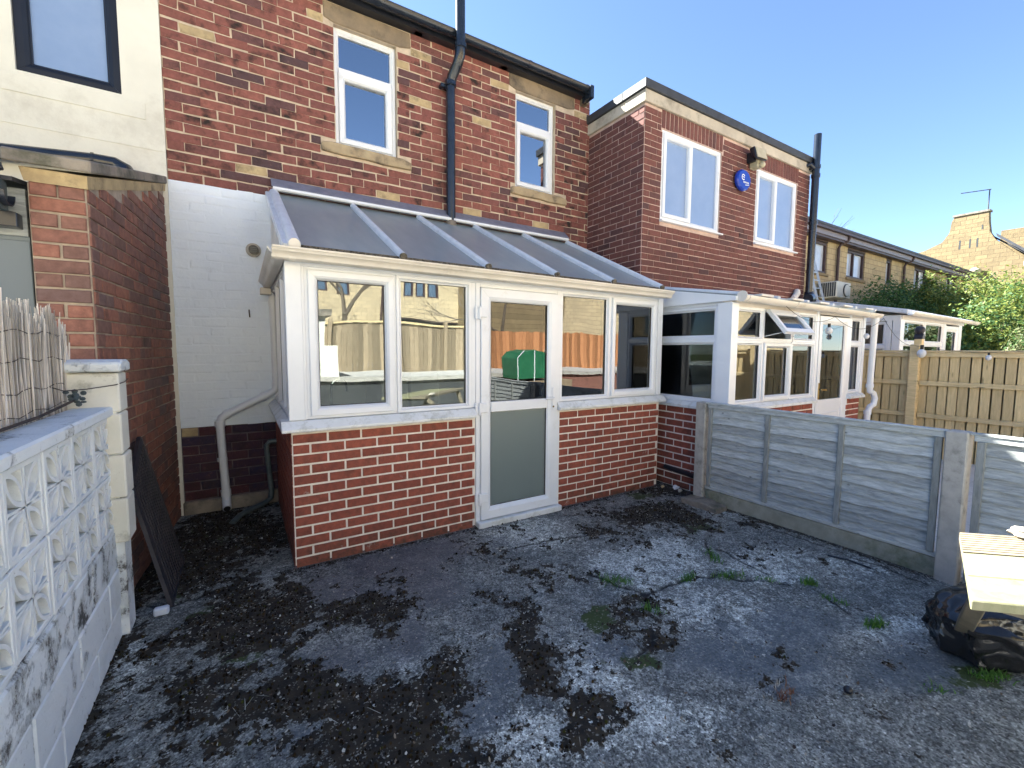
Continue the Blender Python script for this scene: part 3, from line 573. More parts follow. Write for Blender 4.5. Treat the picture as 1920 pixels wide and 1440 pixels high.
def upstairs(win, tz, curtain):
    a, b, c, e = win
    f1 = glazed(H, fw_, a+.004, b-.004, c, e, .05, d=-.075, gmat='glass_up', gasket=False, name='window')
    for ch_ in list(f1.children): bpy.data.objects.remove(ch_, do_unlink=True)
    MB().box(a+.05, b-.05, -.10, -.047, tz-.03, tz+.03, fw_).build('transom', 'pvc', f1, bevel=.004)
    MB().box(a+.05, b-.05, -.088, -.082, tz+.03, e-.045, fw_).build('pane', 'glass_up', f1)
    sash = MB().ring(a+.045, b-.045, c+.04, tz-.02, [(0, -.09), (0, -.04), (.004, -.034), (.045, -.034), (.058, -.046), (.062, -.052), (.062, -.09)], fw_).build('sash', 'pvc', f1)
    MB().box(a+.105, b-.105, -.088, -.082, c+.10, tz-.08, fw_).build('pane', 'glass_up', f1)
    return f1
wa = upstairs(WA, 4.29, 1); wb = upstairs(WB, 4.34, 0)
def room(parent, x0, x1, y0, y1, z0, z1, mat, name='room'):
    q = MB(); q.box(x0, x1, y1, y1+.02, z0, z1); q.box(x0-.02, x0, y0, y1, z0, z1); q.box(x1, x1+.02, y0, y1, z0, z1); q.box(x0, x1, y0, y1, z0-.02, z0); q.box(x0, x1, y0, y1, z1, z1+.02); return q.build(name, mat, parent)
room(H, .3, 2.3, 5.06, 7.5, 2.9, 4.98, 'room'); room(H, 2.45, 4.3, 5.06, 7.5, 2.9, 4.98, 'room')
def curtain(parent, x0, x1, y, z0, z1, mat='net', waves=5, amp=.02, edge=0, name='curtain'):
    n = waves*8; vs = []; fs = []; m = 14
    for j in range(m+1):
        for i in range(n+1):
            t = i/n; z = z0+(z1-z0)*j/m; fl = edge*.02*math.sin(j*2.1)*(1-t); vs.append((x0+(x1-x0)*t+fl, y+amp*math.sin(t*waves*6.28+.3*math.sin(j*.5)), z))
    fs = [(j*(n+1)+i, j*(n+1)+i+1, (j+1)*(n+1)+i+1, (j+1)*(n+1)+i) for j in range(m) for i in range(n)]
    b = MB(); b.add(vs, fs); return b.build(name, mat, parent, smooth=True)
curtain(H, 1.33, 1.50, 4.95, 3.55, 4.68, edge=1); curtain(H, 2.98, 3.66, 4.99, 4.37, 4.70, 'blue_blind', 9, .006, name='blind')
# roof, gutter, corbels
q = MB(); th = math.atan(.58); Yr, Zr = 4.62, 4.95
q.hexa([(-.48, Yr, Zr), (4.1, Yr, Zr), (4.1, Yr+4.2, Zr+4.2*.58), (-.48, Yr+4.2, Zr+4.2*.58), (-.48, Yr, Zr+.03), (4.1, Yr, Zr+.03), (4.1, Yr+4.2, Zr+4.2*.58+.03), (-.48, Yr+4.2, Zr+4.2*.58+.03)]); q.build('roof', 'slate', H)
MB().box(-.48, 4.1, 4.70, 4.80, 4.875, 4.96).build('soffit_board', 'black_plastic', H)
gp = [(.06*math.cos(a), .06*math.sin(a)) for a in [math.pi+math.pi*k/10 for k in range(11)]]; gp = gp+[(x*.9, z*.9) for x, z in gp[::-1]]
q = MB().sweep([(x, z) for x, z in gp], (-.48, 4.64, 4.955), (4.06, 4.64, 4.955), (0, -1, 0)); q.build('gutter', 'soil_pipe', H, smooth=True)
for xx in (.35, 1.25, 2.15, 3.05, 3.95): MB().sweep([(x*1.1, z*1.1) for x, z in gp], (xx, 4.64, 4.957), (xx+.04, 4.64, 4.957), (0, -1, 0)).build('gutter_bracket', 'soil_pipe', H)
MB().box(4.0, 4.06, 4.55, 4.74, 4.80, 4.965).build('gutter_end', 'soil_pipe', H, bevel=.01)
for xx in (1.735, 2.80): MB().box(xx-.05, xx+.05, 4.72, 4.8, 4.875, 4.945).build('corbel', 'old_brick', H, bevel=.008)
MB().box(4.02, 4.10, 4.70, 4.8, 4.80, 4.93).build('corbel', 'lintel_stone', H, bevel=.008)
# chimney / party wall seen past the gutter end
MB().box(4.13, 4.25, 4.86, 5.0, 4.7, 5.02).build('chimney_stack', 'old_brick', H, bevel=.005)
MB().ball((4.19, 4.93, 5.05), .06, 10, 6, (1, 1, .8)).build('chimney_pot', 'coping', H)
# soil pipe
sp_ = MB(); px = 2.085
sp_.tube([(px, 4.715, 2.90), (px, 4.715, 4.46)], .052, 16)
o = sp_.build('soil_pipe', 'soil_pipe', H, smooth=True)
MB().tube([(px, 4.715, 4.44), (px+.01, 4.69, 4.52), (px+.03, 4.60, 4.60), (px+.04, 4.55, 4.68), (px+.045, 4.545, 4.80)], .056, 16).build('pipe_bend', 'soil_pipe', o, smooth=True)
MB().tube([(px+.045, 4.545, 4.76), (px+.045, 4.545, 6.2)], .052, 16).build('upper_pipe', 'soil_pipe', o, smooth=True)
for z in (3.0,): MB().tube([(px, 4.715, 2.88), (px, 4.715, 2.96)], .058, 16).build('pipe_collar', 'coping', o)
for z, yy, xx in ((4.42, 4.715, px), (4.74, 4.545, px+.045)): MB().tube([(xx, yy, z), (xx, yy, z+.055)], .066, 16).build('pipe_collar', 'soil_pipe', o, bevel=.004)
MB().box(px-.11, px+.02, 4.72, 4.79, 4.40, 4.44).build('pipe_bracket', 'soil_pipe', o, bevel=.004)
# flue vent on the painted wall
MB().tube([(.128, 4.80, 2.41), (.128, 4.775, 2.41)], .062, 20).build('vent_collar', 'post_conc', H)
q = MB(); q.tube([(.128, 4.78, 2.41), (.128, 4.745, 2.41)], .040, 20); o = q.build('vent_cap', 'black_plastic', H, smooth=True)
q = MB()
for k in range(3): q.box(.128-.028, .128+.028, 4.741, 4.745, 2.39+k*.017, 2.397+k*.017)
q.build('vent_slat', 'grey_plastic', o)
MB().tube([(.075, 4.80, 1.86), (.075, 4.77, 1.83), (.078, 4.768, 1.79)], .006, 6).build('wall_hook', 'rust', H)
# white waste downpipe and grey pipe at the foot of the wall
yv = 4.745
WP = MB().tube([(.268, yv, 2.06), (.276, yv, 1.16), (.262, yv, 1.10), (.20, yv, 1.065), (-.13, yv, .90), (-.175, yv, .87), (-.19, yv, .82), (-.165, yv, .14)], .034, 14).build('waste_pipe', 'pvc', H, smooth=True)
for p0, p1 in (((.272, yv, 1.95), (.272, yv, 1.90)), ((.276, yv, 1.18), (.276, yv, 1.13)), ((.19, yv, 1.06), (.15, yv, 1.04)), ((-.11, yv, .91), (-.15, yv, .89)), ((-.19, yv, .84), (-.189, yv, .79)), ((-.183, yv, .50), (-.182, yv, .47)), ((-.168, yv, .20), (-.166, yv, .14))):
    MB().tube([p0, p1], .041, 14).build('pipe_collar', 'pvc', WP, smooth=True)
MB().tube([(-.165, yv, .15), (-.165, yv-.02, .09), (-.16, yv-.09, .045)], .037, 14, False).build('pipe_shoe', 'pvc', WP, smooth=True)
MB().tube([(-.1605, yv-.088, .0455), (-.16, yv-.095, .043)], .027, 12).build('pipe_opening', 'gasket', WP)
MB().tube([(.27, 4.74, .61), (.20, 4.74, .61), (.172, 4.735, .58), (.175, 4.73, .5), (.20, 4.72, .15), (.19, 4.70, .07), (.14, 4.66, .045), (.03, 4.56, .035), (-.06, 4.46, .03), (-.12, 4.33, .012)], .024, 10).build('grey_waste_pipe', 'grey_plastic', H, smooth=True)

# ================================================================ CREAM RENDERED HOUSE (left)
RH = thing('rendered_house', (-2, 4.8, 0), 'cream rendered house at the left with a black framed upstairs window', 'house')
fr_ = F((0, 4.785, 0)); wk = (-1.335, -.745, 3.53, 4.62)
wallholes(MB(), fr_, -6, -.482, -.15, 5.02, -.25, 0, [wk]).build('wall', 'render', RH)
MB().box(-1.42, -.60, 0, .006, 3.37, 3.50, fr_).build('sill_band', 'render', RH, bevel=.003)
MB().box(-6, -.482, 0, .004, 3.14, 3.146, fr_).build('render_joint', 'render', RH)
glazed(RH, fr_, wk[0], wk[1], wk[2], wk[3], .085, 'black_frame', 'obscure', -.05, gasket=False, proud=.03)
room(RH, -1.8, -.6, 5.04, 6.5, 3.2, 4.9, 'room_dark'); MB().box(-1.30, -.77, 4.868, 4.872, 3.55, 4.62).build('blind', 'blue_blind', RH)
q = MB(); q.hexa([(-6, Yr, Zr), (-.5, Yr, Zr), (-.5, Yr+4.2, Zr+2.43), (-6, Yr+4.2, Zr+2.43), (-6, Yr, Zr+.03), (-.5, Yr, Zr+.03), (-.5, Yr+4.2, Zr+2.46), (-6, Yr+4.2, Zr+2.46)]); q.build('roof', 'slate', RH)
RP = MB().tube([(-2.4, 4.70, 2.83), (-1.43, 4.70, 2.90), (-.92, 4.70, 2.945), (-.80, 4.70, 2.945), (-.735, 4.69, 2.91), (-.71, 4.66, 2.85)], .055, 16).build('drain_pipe', 'soil_pipe', RH, smooth=True)
MB().tube([(-.93, 4.70, 2.944), (-.915, 4.70, 2.945)], .061, 16).build('pipe_collar', 'soil_pipe', RP)

# ================================================================ BRICK OUTHOUSE (left)
OH = thing('brick_outhouse', (-1, 3.9, 0), 'narrow red brick outhouse with sloping stone coping beside the white wall', 'outbuilding')
A = Vector((-.655, 3.15, 0)); B = Vector((-.515, 4.80, 0)); Uo = (B-A).normalized(); No = Vector((Uo.y, -Uo.x, 0)); Lo = (B-A).length
fo = F(A, Uo, No)
topf = lambda u: 2.315+(2.83-2.315)*u/Lo
q = MB(); q.prism([(0, -.1), (Lo, -.1), (Lo, topf(Lo)), (0, topf(0))], -.21, 0, fo); q.build('wall', 'mortar_out', OH)
lay(OH, 'out_brick', fo, Lo, .0, 2.85, .225, .075, .009, .008, (), rough=.6, ch=.8, top=topf, bond='garden', start=1)
ff = F((-.87, 3.150, 0)); lay(OH, 'out_brick', ff, .215, .0, 2.315, .215, .075, .012, .010, (), rough=.5, ch=.9, bond='alt', start=1)
MB().box(-.87, -.66, 3.152, 3.36, -.1, 2.315).build('front_wall', 'mortar_out', OH)
sl_ = [(-.93, 3.06, 2.375), (-.615, 3.06, 2.375), (-.485, 4.79, 2.885), (-.80, 4.79, 2.885)]
MB().hexa([Vector(p) for p in sl_]+[Vector(p)+Vector((0, 0, .062)) for p in sl_]).build('coping_stone', 'coping', OH, bevel=.008)
q = MB(); q.hexa([(-.875, 3.13, 2.312), (-.645, 3.13, 2.312), (-.50, 4.79, 2.825), (-.72, 4.79, 2.825), (-.885, 3.11, 2.373), (-.64, 3.11, 2.373), (-.495, 4.79, 2.883), (-.74, 4.79, 2.883)]); q.build('bedding_mortar', 'sandstone', OH)
MB().box(-2.6, -.885, 3.17, 3.36, 2.05, 2.28).build('lintel', 'grey_wood', OH)
DR = MB().box(-1.75, -.885, 3.19, 3.23, 0, 2.05).build('door', 'black_frame', OH)
g = G('grey_door_paint'); M['door_grey'] = g.fin((.15, .18, .20), .5, .4)
DR.data.materials[0] = M['door_grey']
for k in range(7): MB().box(-1.745+k*.124, -1.745+k*.124+.117, 3.182, 3.19, .02, 2.03).build('board', 'door_grey', DR, bevel=.003)
MB().box(-2.6, -1.75, 3.15, 3.36, -.1, 2.05).build('side_wall', 'out_brick', OH)
q = MB(); q.hexa([(-2.6, 3.08, 2.29), (-.9, 3.08, 2.29), (-.8, 4.78, 2.55), (-2.6, 4.78, 2.55), (-2.6, 3.08, 2.31), (-.9, 3.08, 2.31), (-.8, 4.78, 2.57), (-2.6, 4.78, 2.57)]); q.build('roof', 'slate', OH)
GO = MB().sweep([(x*1.05, z) for x, z in gp], (-2.6, 3.06, 2.225), (-.905, 3.06, 2.225), (0, -1, 0)).build('gutter', 'black_plastic', OH, smooth=True)
MB().box(-.96, -.93, 3.0, 3.12, 2.15, 2.29).build('gutter_bracket', 'grey_plastic', GO, bevel=.004)
MB().box(-2.6, -.90, 3.10, 3.17, 2.08, 2.15).build('fascia_board', 'black_plastic', OH, bevel=.003)
MB().tube([(-1.2, 3.12, 2.34), (-1.02, 3.08, 2.365), (-.93, 3.05, 2.35), (-.92, 3.03, 2.33), (-.96, 3.01, 2.31), (-1.02, 3.0, 2.26)], .014, 10).build('overflow_pipe', 'black_plastic', OH, smooth=True)

# ================================================================ WHITE LOW GARDEN WALL WITH SCREEN BLOCKS
GW = thing('screen_block_wall', (-.62, 1.6, 0), 'low white painted garden wall with pierced leaf pattern screen blocks and flat coping', 'wall')
fg = F((-.58, 2.94, 0), (0, -1, 0), (1, 0, 0))   # u runs towards the camera
for r_ in range(3):
    for k in range(-1, 8):
        a = k*.445+(.2225 if r_ % 2 else 0); b_ = a+.437; a = max(a, -.14)
        if b_ < a+.05: continue
        z0 = -.03+r_*.20; q = MB().box(a, min(b_, 3.0), -.11, 0+random.uniform(-.003, .003), z0, z0+.193, fg)
        if a < 3: q.build('block', 'gw2' if r_ == 2 else 'gw', GW, bevel=.007)
MB().box(-.13, 3.0, -.10, -.006, -.1, .57, fg).build('wall_core', 'gw2', GW)
def leafblock():
    q = MB(); s = .1425; d0, d1 = -.09, 0
    I_ = F((0, 0, 0), (1, 0, 0), (0, -1, 0))
    q.ring(-s, s, -s, s, [(0, d0), (0, d1-.003), (.003, d1), (.017, d1), (.020, d1-.003), (.020, d0)], I_, 0)
    for k in range(4):
        an = math.pi/4+k*math.pi/2; c, s_ = math.cos(an), math.sin(an); L0, L1 = .004, s*1.36; n = 10; w = .037
        outer = []; inner = []
        for sgn in (1, -1):
            rngk = range(n+1) if sgn == 1 else range(n-1, 0, -1)
            for i in rngk:
                t = i/n; r0 = L0+(L1-L0)*t; h = sgn*w*math.sin(math.pi*t)**.8; outer.append((r0, h))
                r1 = L0+.03+(L1-L0-.06)*t; hi = sgn*(w-.012)*math.sin(math.pi*t)**.8; inner.append((r1, hi))
        m = len(outer); T = lambda p: (p[0]*c-p[1]*s_, p[0]*s_+p[1]*c)
        vs = [Vector((T(p)[0], -d, T(p)[1])) for d in (d1-.001, d0+.002) for p in outer]+[Vector((T(p)[0], -d, T(p)[1])) for d in (d1-.001, d0+.002) for p in inner]
        fs = []
        for i in range(m):
            j = (i+1) % m; fs += [(i, j, 2*m+j, 2*m+i), (m+i, 3*m+i, 3*m+j, m+j), (i, m+i, m+j, j), (2*m+i, 2*m+j, 3*m+j, 3*m+i)]
        q.add(vs, fs)
    for k in range(4):
        an = k*math.pi/2
        for o_ in (-.075, .075):
            c, s_ = math.cos(an+o_), math.sin(an+o_)
            q.hexa([Vector((r0*c-h*s_, y, r0*s_+h*c)) for y in (.0015, .088) for r0, h in ((.006, .004), (.006, -.004), (.126, -.005), (.126, .005))])
    return q.mesh('screen_block', 'gw_clean')
lbm = leafblock()
for r_ in range(2):
    for k in range(6):
        o = bpy.data.objects.new('screen_block', lbm); COL.objects.link(o); o.parent = GW
        u = .145+k*.292; P = fg(u, -.004+random.uniform(-.002, .002), .57+.1445+r_*.292)
        o.matrix_local = Matrix.Translation(P-GW.location) @ Matrix.Rotation(math.radians(90), 4, 'Z')
q = MB()
for r_ in range(3): q.box(-.01, 1.76, -.08, -.012, .566+r_*.292-.004, .566+r_*.292+.005, fg)
q.build('bed_joint', 'gw2', GW)
MB().prism([(0, 1.157), (3.0, 1.157), (3.0, 1.205), (0, 1.205)], -.135, .02, fg).build('coping_slab', 'gw_cap', GW, bevel=.008)
MB().box(1.76, 3.0, -.09, 0, .565, 1.155, fg).build('panel_block', 'gw2', GW)
# end pier built of pilaster blocks
z = .50; r = random.Random(2)
for hh in (.235, .225, .215, .205):
    q = MB().box(-.13, .035, -.165, .052+r.uniform(-.003, .003), z, z+hh-.006, fg)
    o = q.build('pilaster_block', 'gw_pier', GW, bevel=.007); z += hh
MB().box(-.12, .02, -.15, .03, .0, 1.37, fg).build('pier_core', 'gw2', GW)
MB().prism([(-.155, 1.38), (.06, 1.38), (.06, 1.425), (.01, 1.44), (-.11, 1.44), (-.155, 1.425)], -.19, .065, fg).build('pier_cap', 'gw_cap', GW, bevel=.008)
w = MB().tube([fg(1.9, -.10, 1.215), fg(1.2, -.11, 1.222), fg(.5, -.11, 1.225), fg(.12, -.10, 1.25)], .006, 6).build('cable', 'rust', GW)
MB().tube([fg(.25, -.15, 1.33), fg(.16, -.12, 1.30), fg(.08, -.06, 1.30), fg(.045, .04, 1.315), fg(-.02, .062, 1.325), fg(-.14, .056, 1.335)], .0025, 6).build('tie_wire', 'rust', GW)
q = MB()
for k in range(16): q.ball(fg(.11+r.gauss(0, .014), -.09+r.gauss(0, .012), 1.265+r.gauss(0, .02)), .012, 6, 4, (1, r.uniform(.4, 1), r.uniform(.5, 1)))
q.build('wire_knot', 'grey_plastic', GW)
# reed screen
RS = thing('reed_screen', (-.74, 2.0, 0), 'ragged dry reed screen fixed behind the white wall coping', 'screen')
vs = MB(); r = random.Random(9)
for i in range(1100):
    y = .9+2.07*i/1100+r.uniform(-.004, .004); h = 1.68+.03*math.sin(y*9)+.03*math.sin(y*23+1)-abs(r.gauss(0, .045))-.10*max(0, (y-2.75)/.25)+.02*(y < 2.3)
    x = -.735+r.uniform(-.018, .014); rr = r.uniform(.0018, .0042); ln = r.gauss(0, .022)
    vs.tube([(x, y, .0), (x+r.gauss(0, .004), y+ln*.6, 1.2), (x+r.gauss(0, .008), y+ln+r.gauss(0, .006), h)], [rr, rr, rr*.7], 4, False)
vs.build('reeds', 'reed', RS, kind='stuff')
for z in (1.24, 1.33, 1.45, 1.56): MB().tube([(-.719+.004*math.sin(k*2.2), .9+k*.08, z+.009*math.sin(k*1.7+z*9)) for k in range(26)], .0016, 5).build('binding_wire', 'rust', RS)
# slatted grating leaning on the outhouse
GR = thing('slatted_panel', (-.5, 3.5, 0), 'black slatted metal panel leaning against the outhouse brickwork', 'panel')
P0 = Vector((-.40, 3.12, .0)); P1 = Vector((-.40, 3.72, .0)); T0 = Vector((-.575, 3.26, .70)); T1 = Vector((-.572, 3.60, .92))
lp = lambda a, b, t: a+(b-a)*t
for a, b, w in ((P0, P1, .035), (T0, T1, .04), (P0, T0, .035), (P1, T1, .035)): MB().bar(a, b, w, .02, (1, 0, .3)).build('rail', 'grate', GR)
for k in range(1, 11): MB().bar(lp(P0, P1, k/11), lp(T0, T1, k/11), .020, .012, (1, 0, .3)).build('slat', 'grate', GR)
tag(MB().box(-.47, -.40, 3.02, 3.06, .0, .045).build('paper_scrap', 'blue_blind', bevel=.008), 'crumpled pale blue paper scrap at the foot of the slatted panel', 'litter')
# ================================================================ OUR CONSERVATORY
CV = thing('conservatory', (2.08, 3.9, 0), 'white lean-to conservatory with grey roof, low red brick base and a half frosted door', 'conservatory')
fc_ = F((0, 3.224, 0)); X0, X1 = .265, 3.90; DL, DRt = 1.635, 2.515
bh_ = .93/13
# dwarf walls
for a, b in ((X0, DL), (DRt, X1)):
    MB().box(a, b, -.10, -.001, -.1, .945, fc_).build('dwarf_wall', 'mortar_new', CV)
    lay(CV, 'new_brick', F((a, 3.224, 0)), b-a, 0, .945, .225, .0715, .014, .006, (), rough=.25, ch=.55, jit=.0015)
fs_ = F((X0, 4.79, 0), (0, -1, 0), (-1, 0, 0)); LS = 4.79-3.224
MB().box(0, LS-.10, -.10, -.001, -.1, .945, fs_).build('dwarf_wall', 'mortar_new', CV)
lay(CV, 'new_brick', fs_, LS, 0, .945, .225, .0715, .014, .006, (), rough=.25, ch=.55, jit=.0015)
fr2 = F((X1, 3.224, 0), (0, 1, 0), (1, 0, 0)); MB().box(.1, 1.5, -.10, -.001, -.1, .945, fr2).build('dwarf_wall', 'new_brick', CV)
MB().box(X0-.01, DL, .0, .004, -.02, .02, fc_).build('footing', 'mortar_dark', CV); MB().box(DRt, X1, .0, .004, -.02, .015, fc_).build('footing', 'mortar_dark', CV)
# window boards
sp2 = [(-.09, .947), (.055, .947), (.060, .952), (.060, .968), (.010, 1.018), (-.09, 1.024)]
MB().sweep(sp2, (X0-.06, 3.224, 0), (DL-.012, 3.224, 0), (0, -1, 0)).build('sill', 'pvc_low', CV)
MB().sweep(sp2, (DRt-.03, 3.224, 0), (X1+.05, 3.224, 0), (0, -1, 0)).build('sill', 'pvc_low', CV)
MB().sweep(sp2, (X0, 4.79, 0), (X0, 3.2245, 0), (-1, 0, 0)).build('sill', 'pvc_low', CV)
# posts
MB().box(X0-.012, .352, -.09, .012, 1.022, 2.075, fc_).build('corner_post', 'pvc', CV, bevel=.004)
MB().box(.352, .368, -.07, -.002, 1.022, 2.075, fc_).build('post_cover', 'pvc', CV, bevel=.002)
MB().box(3.842, 3.915, -.09, .008, 1.022, 2.075, fc_).build('corner_post', 'pvc', CV, bevel=.004)
MB().box(X0-.012, 3.915, -.09, .004, 2.045, 2.10, fc_).build('eaves_beam', 'pvc', CV, bevel=.003)
D = -.028
def sash_win(parent, fr, u0, u1, z0, z1, w=.058, ow=.03, d=D, **k):    # opening light: outer frame plus a prouder sash
    o = MB().ring(u0, u1, z0, z1, [(0, d-.04), (0, d+.016), (.003, d+.020), (ow, d+.020), (ow, d-.04)], fr).build('window', 'pvc', parent)
    s2 = MB().ring(u0+ow-.008, u1-ow+.008, z0+ow-.008, z1-ow+.008, [(0, d+.0205), (0, d+.036), (.005, d+.042), (w*.6, d+.042), (w-.01, d+.030), (w, d+.010), (w, d-.03), (.012, d-.03)], fr).build('sash', 'pvc', o)
    a, b, c, e = u0+ow-.008+w, u1-ow+.008-w, z0+ow-.008+w, z1-ow+.008-w
    MB().box(a-.002, b+.002, d-.004, d+.001, c-.002, e+.002, fr).build('pane', k.get('g', 'glass'), o)
    MB().ring(a-.001, b+.001, c-.001, e+.001, [(0, d+.002), (0, d+.010), (.005, d+.010), (.005, d+.002)], fr, 0).build('gasket', 'gasket', o)
    return o
sash_win(CV, fc_, .368, .985, 1.022, 2.047, .064, .028)
glazed(CV, fc_, .985, 1.600, 1.022, 2.047, .04, d=D)
MB().box(1.600, 1.640, -.07, -.004, 1.022, 2.047, fc_).build('mullion', 'pvc', CV, bevel=.003)
glazed(CV, fc_, 2.515, 3.145, 1.022, 2.047, .042, d=D)
sash_win(CV, fc_, 3.145, 3.842, 1.022, 2.047, .064, .028)
# door
dr = MB(); dr.box(1.640, 1.680, -.07, .004, .045, 2.047, fc_); dr.box(2.475, 2.515, -.07, .004, .045, 2.047, fc_); dr.box(1.640, 2.515, -.07, .004, 2.010, 2.0465, fc_)
DF = MB().box(1.640, 1.679, -.07, .004, .045, 2.047, fc_).build('door_jamb', 'pvc', CV, bevel=.003)
MB().box(2.477, 2.515, -.07, .004, .045, 2.047, fc_).build('door_jamb', 'pvc', CV, bevel=.003)
MB().box(1.679, 2.477, -.07, .003, 2.012, 2.0465, fc_).build('door_head', 'pvc', CV, bevel=.003)
door = MB().ring(1.682, 2.474, .052, 2.009, [(0, -.05), (0, .012), (.004, .017), (.07, .017), (.094, .004), (.104, -.008), (.104, -.05)], fc_).build('door', 'pvc', CV)
MB().box(1.786, 2.370, -.05, .008, .973, 1.062, fc_).build('mid_rail', 'pvc', door, bevel=.005)
MB().box(1.784, 2.372, -.026, -.020, 1.060, 1.907, fc_).build('pane', 'glass', door)
MB().box(1.784, 2.372, -.026, -.020, .154, .975, fc_).build('frosted_pane', 'frosted', door)
for z0, z1 in ((1.060, 1.907), (.154, .975)):
    MB().ring(1.785, 2.371, z0, z1, [(0, -.018), (0, -.008), (.005, -.008), (.005, -.018)], fc_, 0).build('gasket', 'gasket', door)
for z in (1.80, 1.01, .24):
    h_ = MB().box(1.628, 1.668, .004, .022, z-.05, z+.05, fc_).build('hinge', 'pvc', door, bevel=.004)
    MB().box(1.664, 1.735, .017, .034, z-.032, z+.045, fc_).build('hinge_leaf', 'pvc', h_, bevel=.004)
    MB().box(1.652, 1.672, .017, .040, z-.055, z+.055, fc_).build('hinge_barrel', 'pvc', h_, bevel=.006)
hp = MB().box(2.412, 2.440, .017, .027, .955, 1.165, fc_).build('handle_plate', 'pvc', door, bevel=.005)
MB().bar(fc_(2.428, .045, 1.065), fc_(2.325, .052, 1.062), .018, .014).build('lever', 'pvc', hp, bevel=.004)
MB().bar(fc_(2.426, .02, 1.065), fc_(2.426, .054, 1.065), .018, .018).build('spindle', 'pvc', hp)
MB().tube([fc_(2.426, .026, .985), fc_(2.426, .030, .985)], .009, 10).build('key_cylinder', 'brass', hp)
MB().prism([(1.645, -.02), (2.52, -.02), (2.52, .046), (1.645, .046)], -.1, .06, fc_).build('threshold', 'pvc_low', CV, bevel=.006)
# left side glazing: three lights, and a triangular head above
for k in range(3):
    a = .03+k*.49; glazed(CV, fs_, a, a+.49, 1.022, 2.047, .04, d=D)
MB().box(0, LS, -.09, .003, 2.0475, 2.10, fs_).build('side_beam', 'pvc', CV)
RY0, RZ0, RY1, RZ1 = 3.13, 2.165, 4.74, 2.955; sl2 = (RZ1-RZ0)/(RY1-RY0); rz = lambda y: RZ0+(y-RY0)*sl2
yy_ = lambda y: 4.79-y
MB().prism([(0, 2.101), (1.5, 2.101), (1.5, rz(3.29)-.04), (0, rz(4.79)-.04)], -.05, -.04, fs_).build('gable_pane', 'glass', CV)
MB().bar((X0+.005, 3.20, rz(3.2)-.04), (X0+.005, 4.78, rz(4.78)-.04), .06, .05).build('gable_bar', 'pvc', CV)
for y in (3.75, 4.27, 4.76): MB().box(yy_(y)-.02, yy_(y)+.02, -.06, -.01, 2.10, rz(y)-.05, fs_).build('gable_bar', 'pvc', CV)
# right side
MB().box(.09, 1.5, -.06, -.05, 1.02, 2.1, fr2).build('side_panel', 'pvc', CV)
MB().prism([(0.03, 2.10), (1.5, 2.10), (1.5, rz(4.7)-.05), (.03, rz(3.25)-.05)], -.05, -.03, fr2).build('gable_panel', 'pvc', CV)
# roof
BX = [.312, 1.005, 1.695, 2.38, 3.065, 3.755]; nb = Vector((0, -sl2, 1)).normalized()
for a, b in zip(BX, BX[1:]):
    q = MB(); P = [(a, RY0, RZ0-.012), (b, RY0, RZ0-.012), (b, RY1+.05, rz(RY1+.05)-.012), (a, RY1+.05, rz(RY1+.05)-.012)]
    q.hexa([Vector(p)-nb*.02 for p in P]+[Vector(p) for p in P]).build('roof_panel', 'poly', CV)
    MB().box(a+.02, b-.02, RY0-.004, RY0+.006, RZ0-.035, RZ0-.004).build('panel_edge', 'roof_dirt', CV)
def glazing_bar(x, w=.050):
    q = MB(); c0 = Vector((x, RY0-.02, rz(RY0-.02))); c1 = Vector((x, RY1-.03, rz(RY1-.03))); n = 7; vs = []
    prof = [(-w/2, -.012), (-w/2, .012)]+[(w/2*.9*math.cos(math.pi-math.pi*k/6), .012+.022*math.sin(math.pi*k/6)) for k in range(7)]+[(w/2, .012), (w/2, -.012)]
    m = len(prof); vs = [c+Vector((u, 0, 0))+nb*h for c in (c0, c1) for u, h in prof]
    q.add(vs, [(i, (i+1) % m, (i+1) % m+m, i+m) for i in range(m)]+[tuple(range(m))[::-1], tuple(range(m, 2*m))])
    o = q.build('glazing_bar', 'bar_white', CV, smooth=True)
    MB().tube([c0+Vector((0, .006, .008)), c0+Vector((0, -.014, .002))], .034 if x < .4 else .026, 12).build('end_cap', 'pvc_cream' if x < .4 else 'roof_dirt', o, smooth=True)
for k, x in enumerate(BX): glazing_bar(x if k else x-.005, .075 if k == 0 else .048)
MB().bar((X0+.0, 3.13, rz(3.13)-.03), (X0+.0, 4.75, rz(4.75)-.03), .04, .05).build('gable_trim', 'bar_white', CV)
# mossy dirt lying in the gutter line
q = MB(); r = random.Random(4)
for k in range(420):
    x = r.uniform(.36, 3.76); s_ = r.uniform(.006, .016); q.ball((x, RY0-.012+r.uniform(-.018, .012), 2.135+r.uniform(-.006, .014)), s_, 5, 4, (1.3, 1, .6))
q.build('gutter_moss', 'roof_dirt', CV, kind='stuff')
og = [(.0, .0), (.05, .0), (.062, .008), (.066, .022), (.078, .036), (.092, .044), (.096, .056), (.104, .062), (.104, .072), (.098, .072), (.096, .066), (.088, .060), (.06, .012), (.008, .012), (.006, .072), (.0, .072)]
og = [(o_, z-.0) for o_, z in og]
gu = MB().sweep([(o_, 2.060+z) for o_, z in og], (X0-.085, 3.168, 0), (X1+.01, 3.168, 0), (0, -1, 0)).build('gutter', 'pvc_cream', CV, smooth=True)
MB().sweep([(o_*.93, 2.062+z*.96) for o_, z in og], (X0-.012, 3.13, 0), (X0-.012, 4.74, 0), (-1, 0, 0)).build('side_gutter', 'pvc_cream', CV, smooth=True)
MB().sweep([(o_*1.04-.002, 2.057+z*1.03) for o_, z in og], (X0+.01, 3.168, 0), (X0+.05, 3.168, 0), (0, -1, 0)).build('gutter_joint', 'pvc_cream', CV)
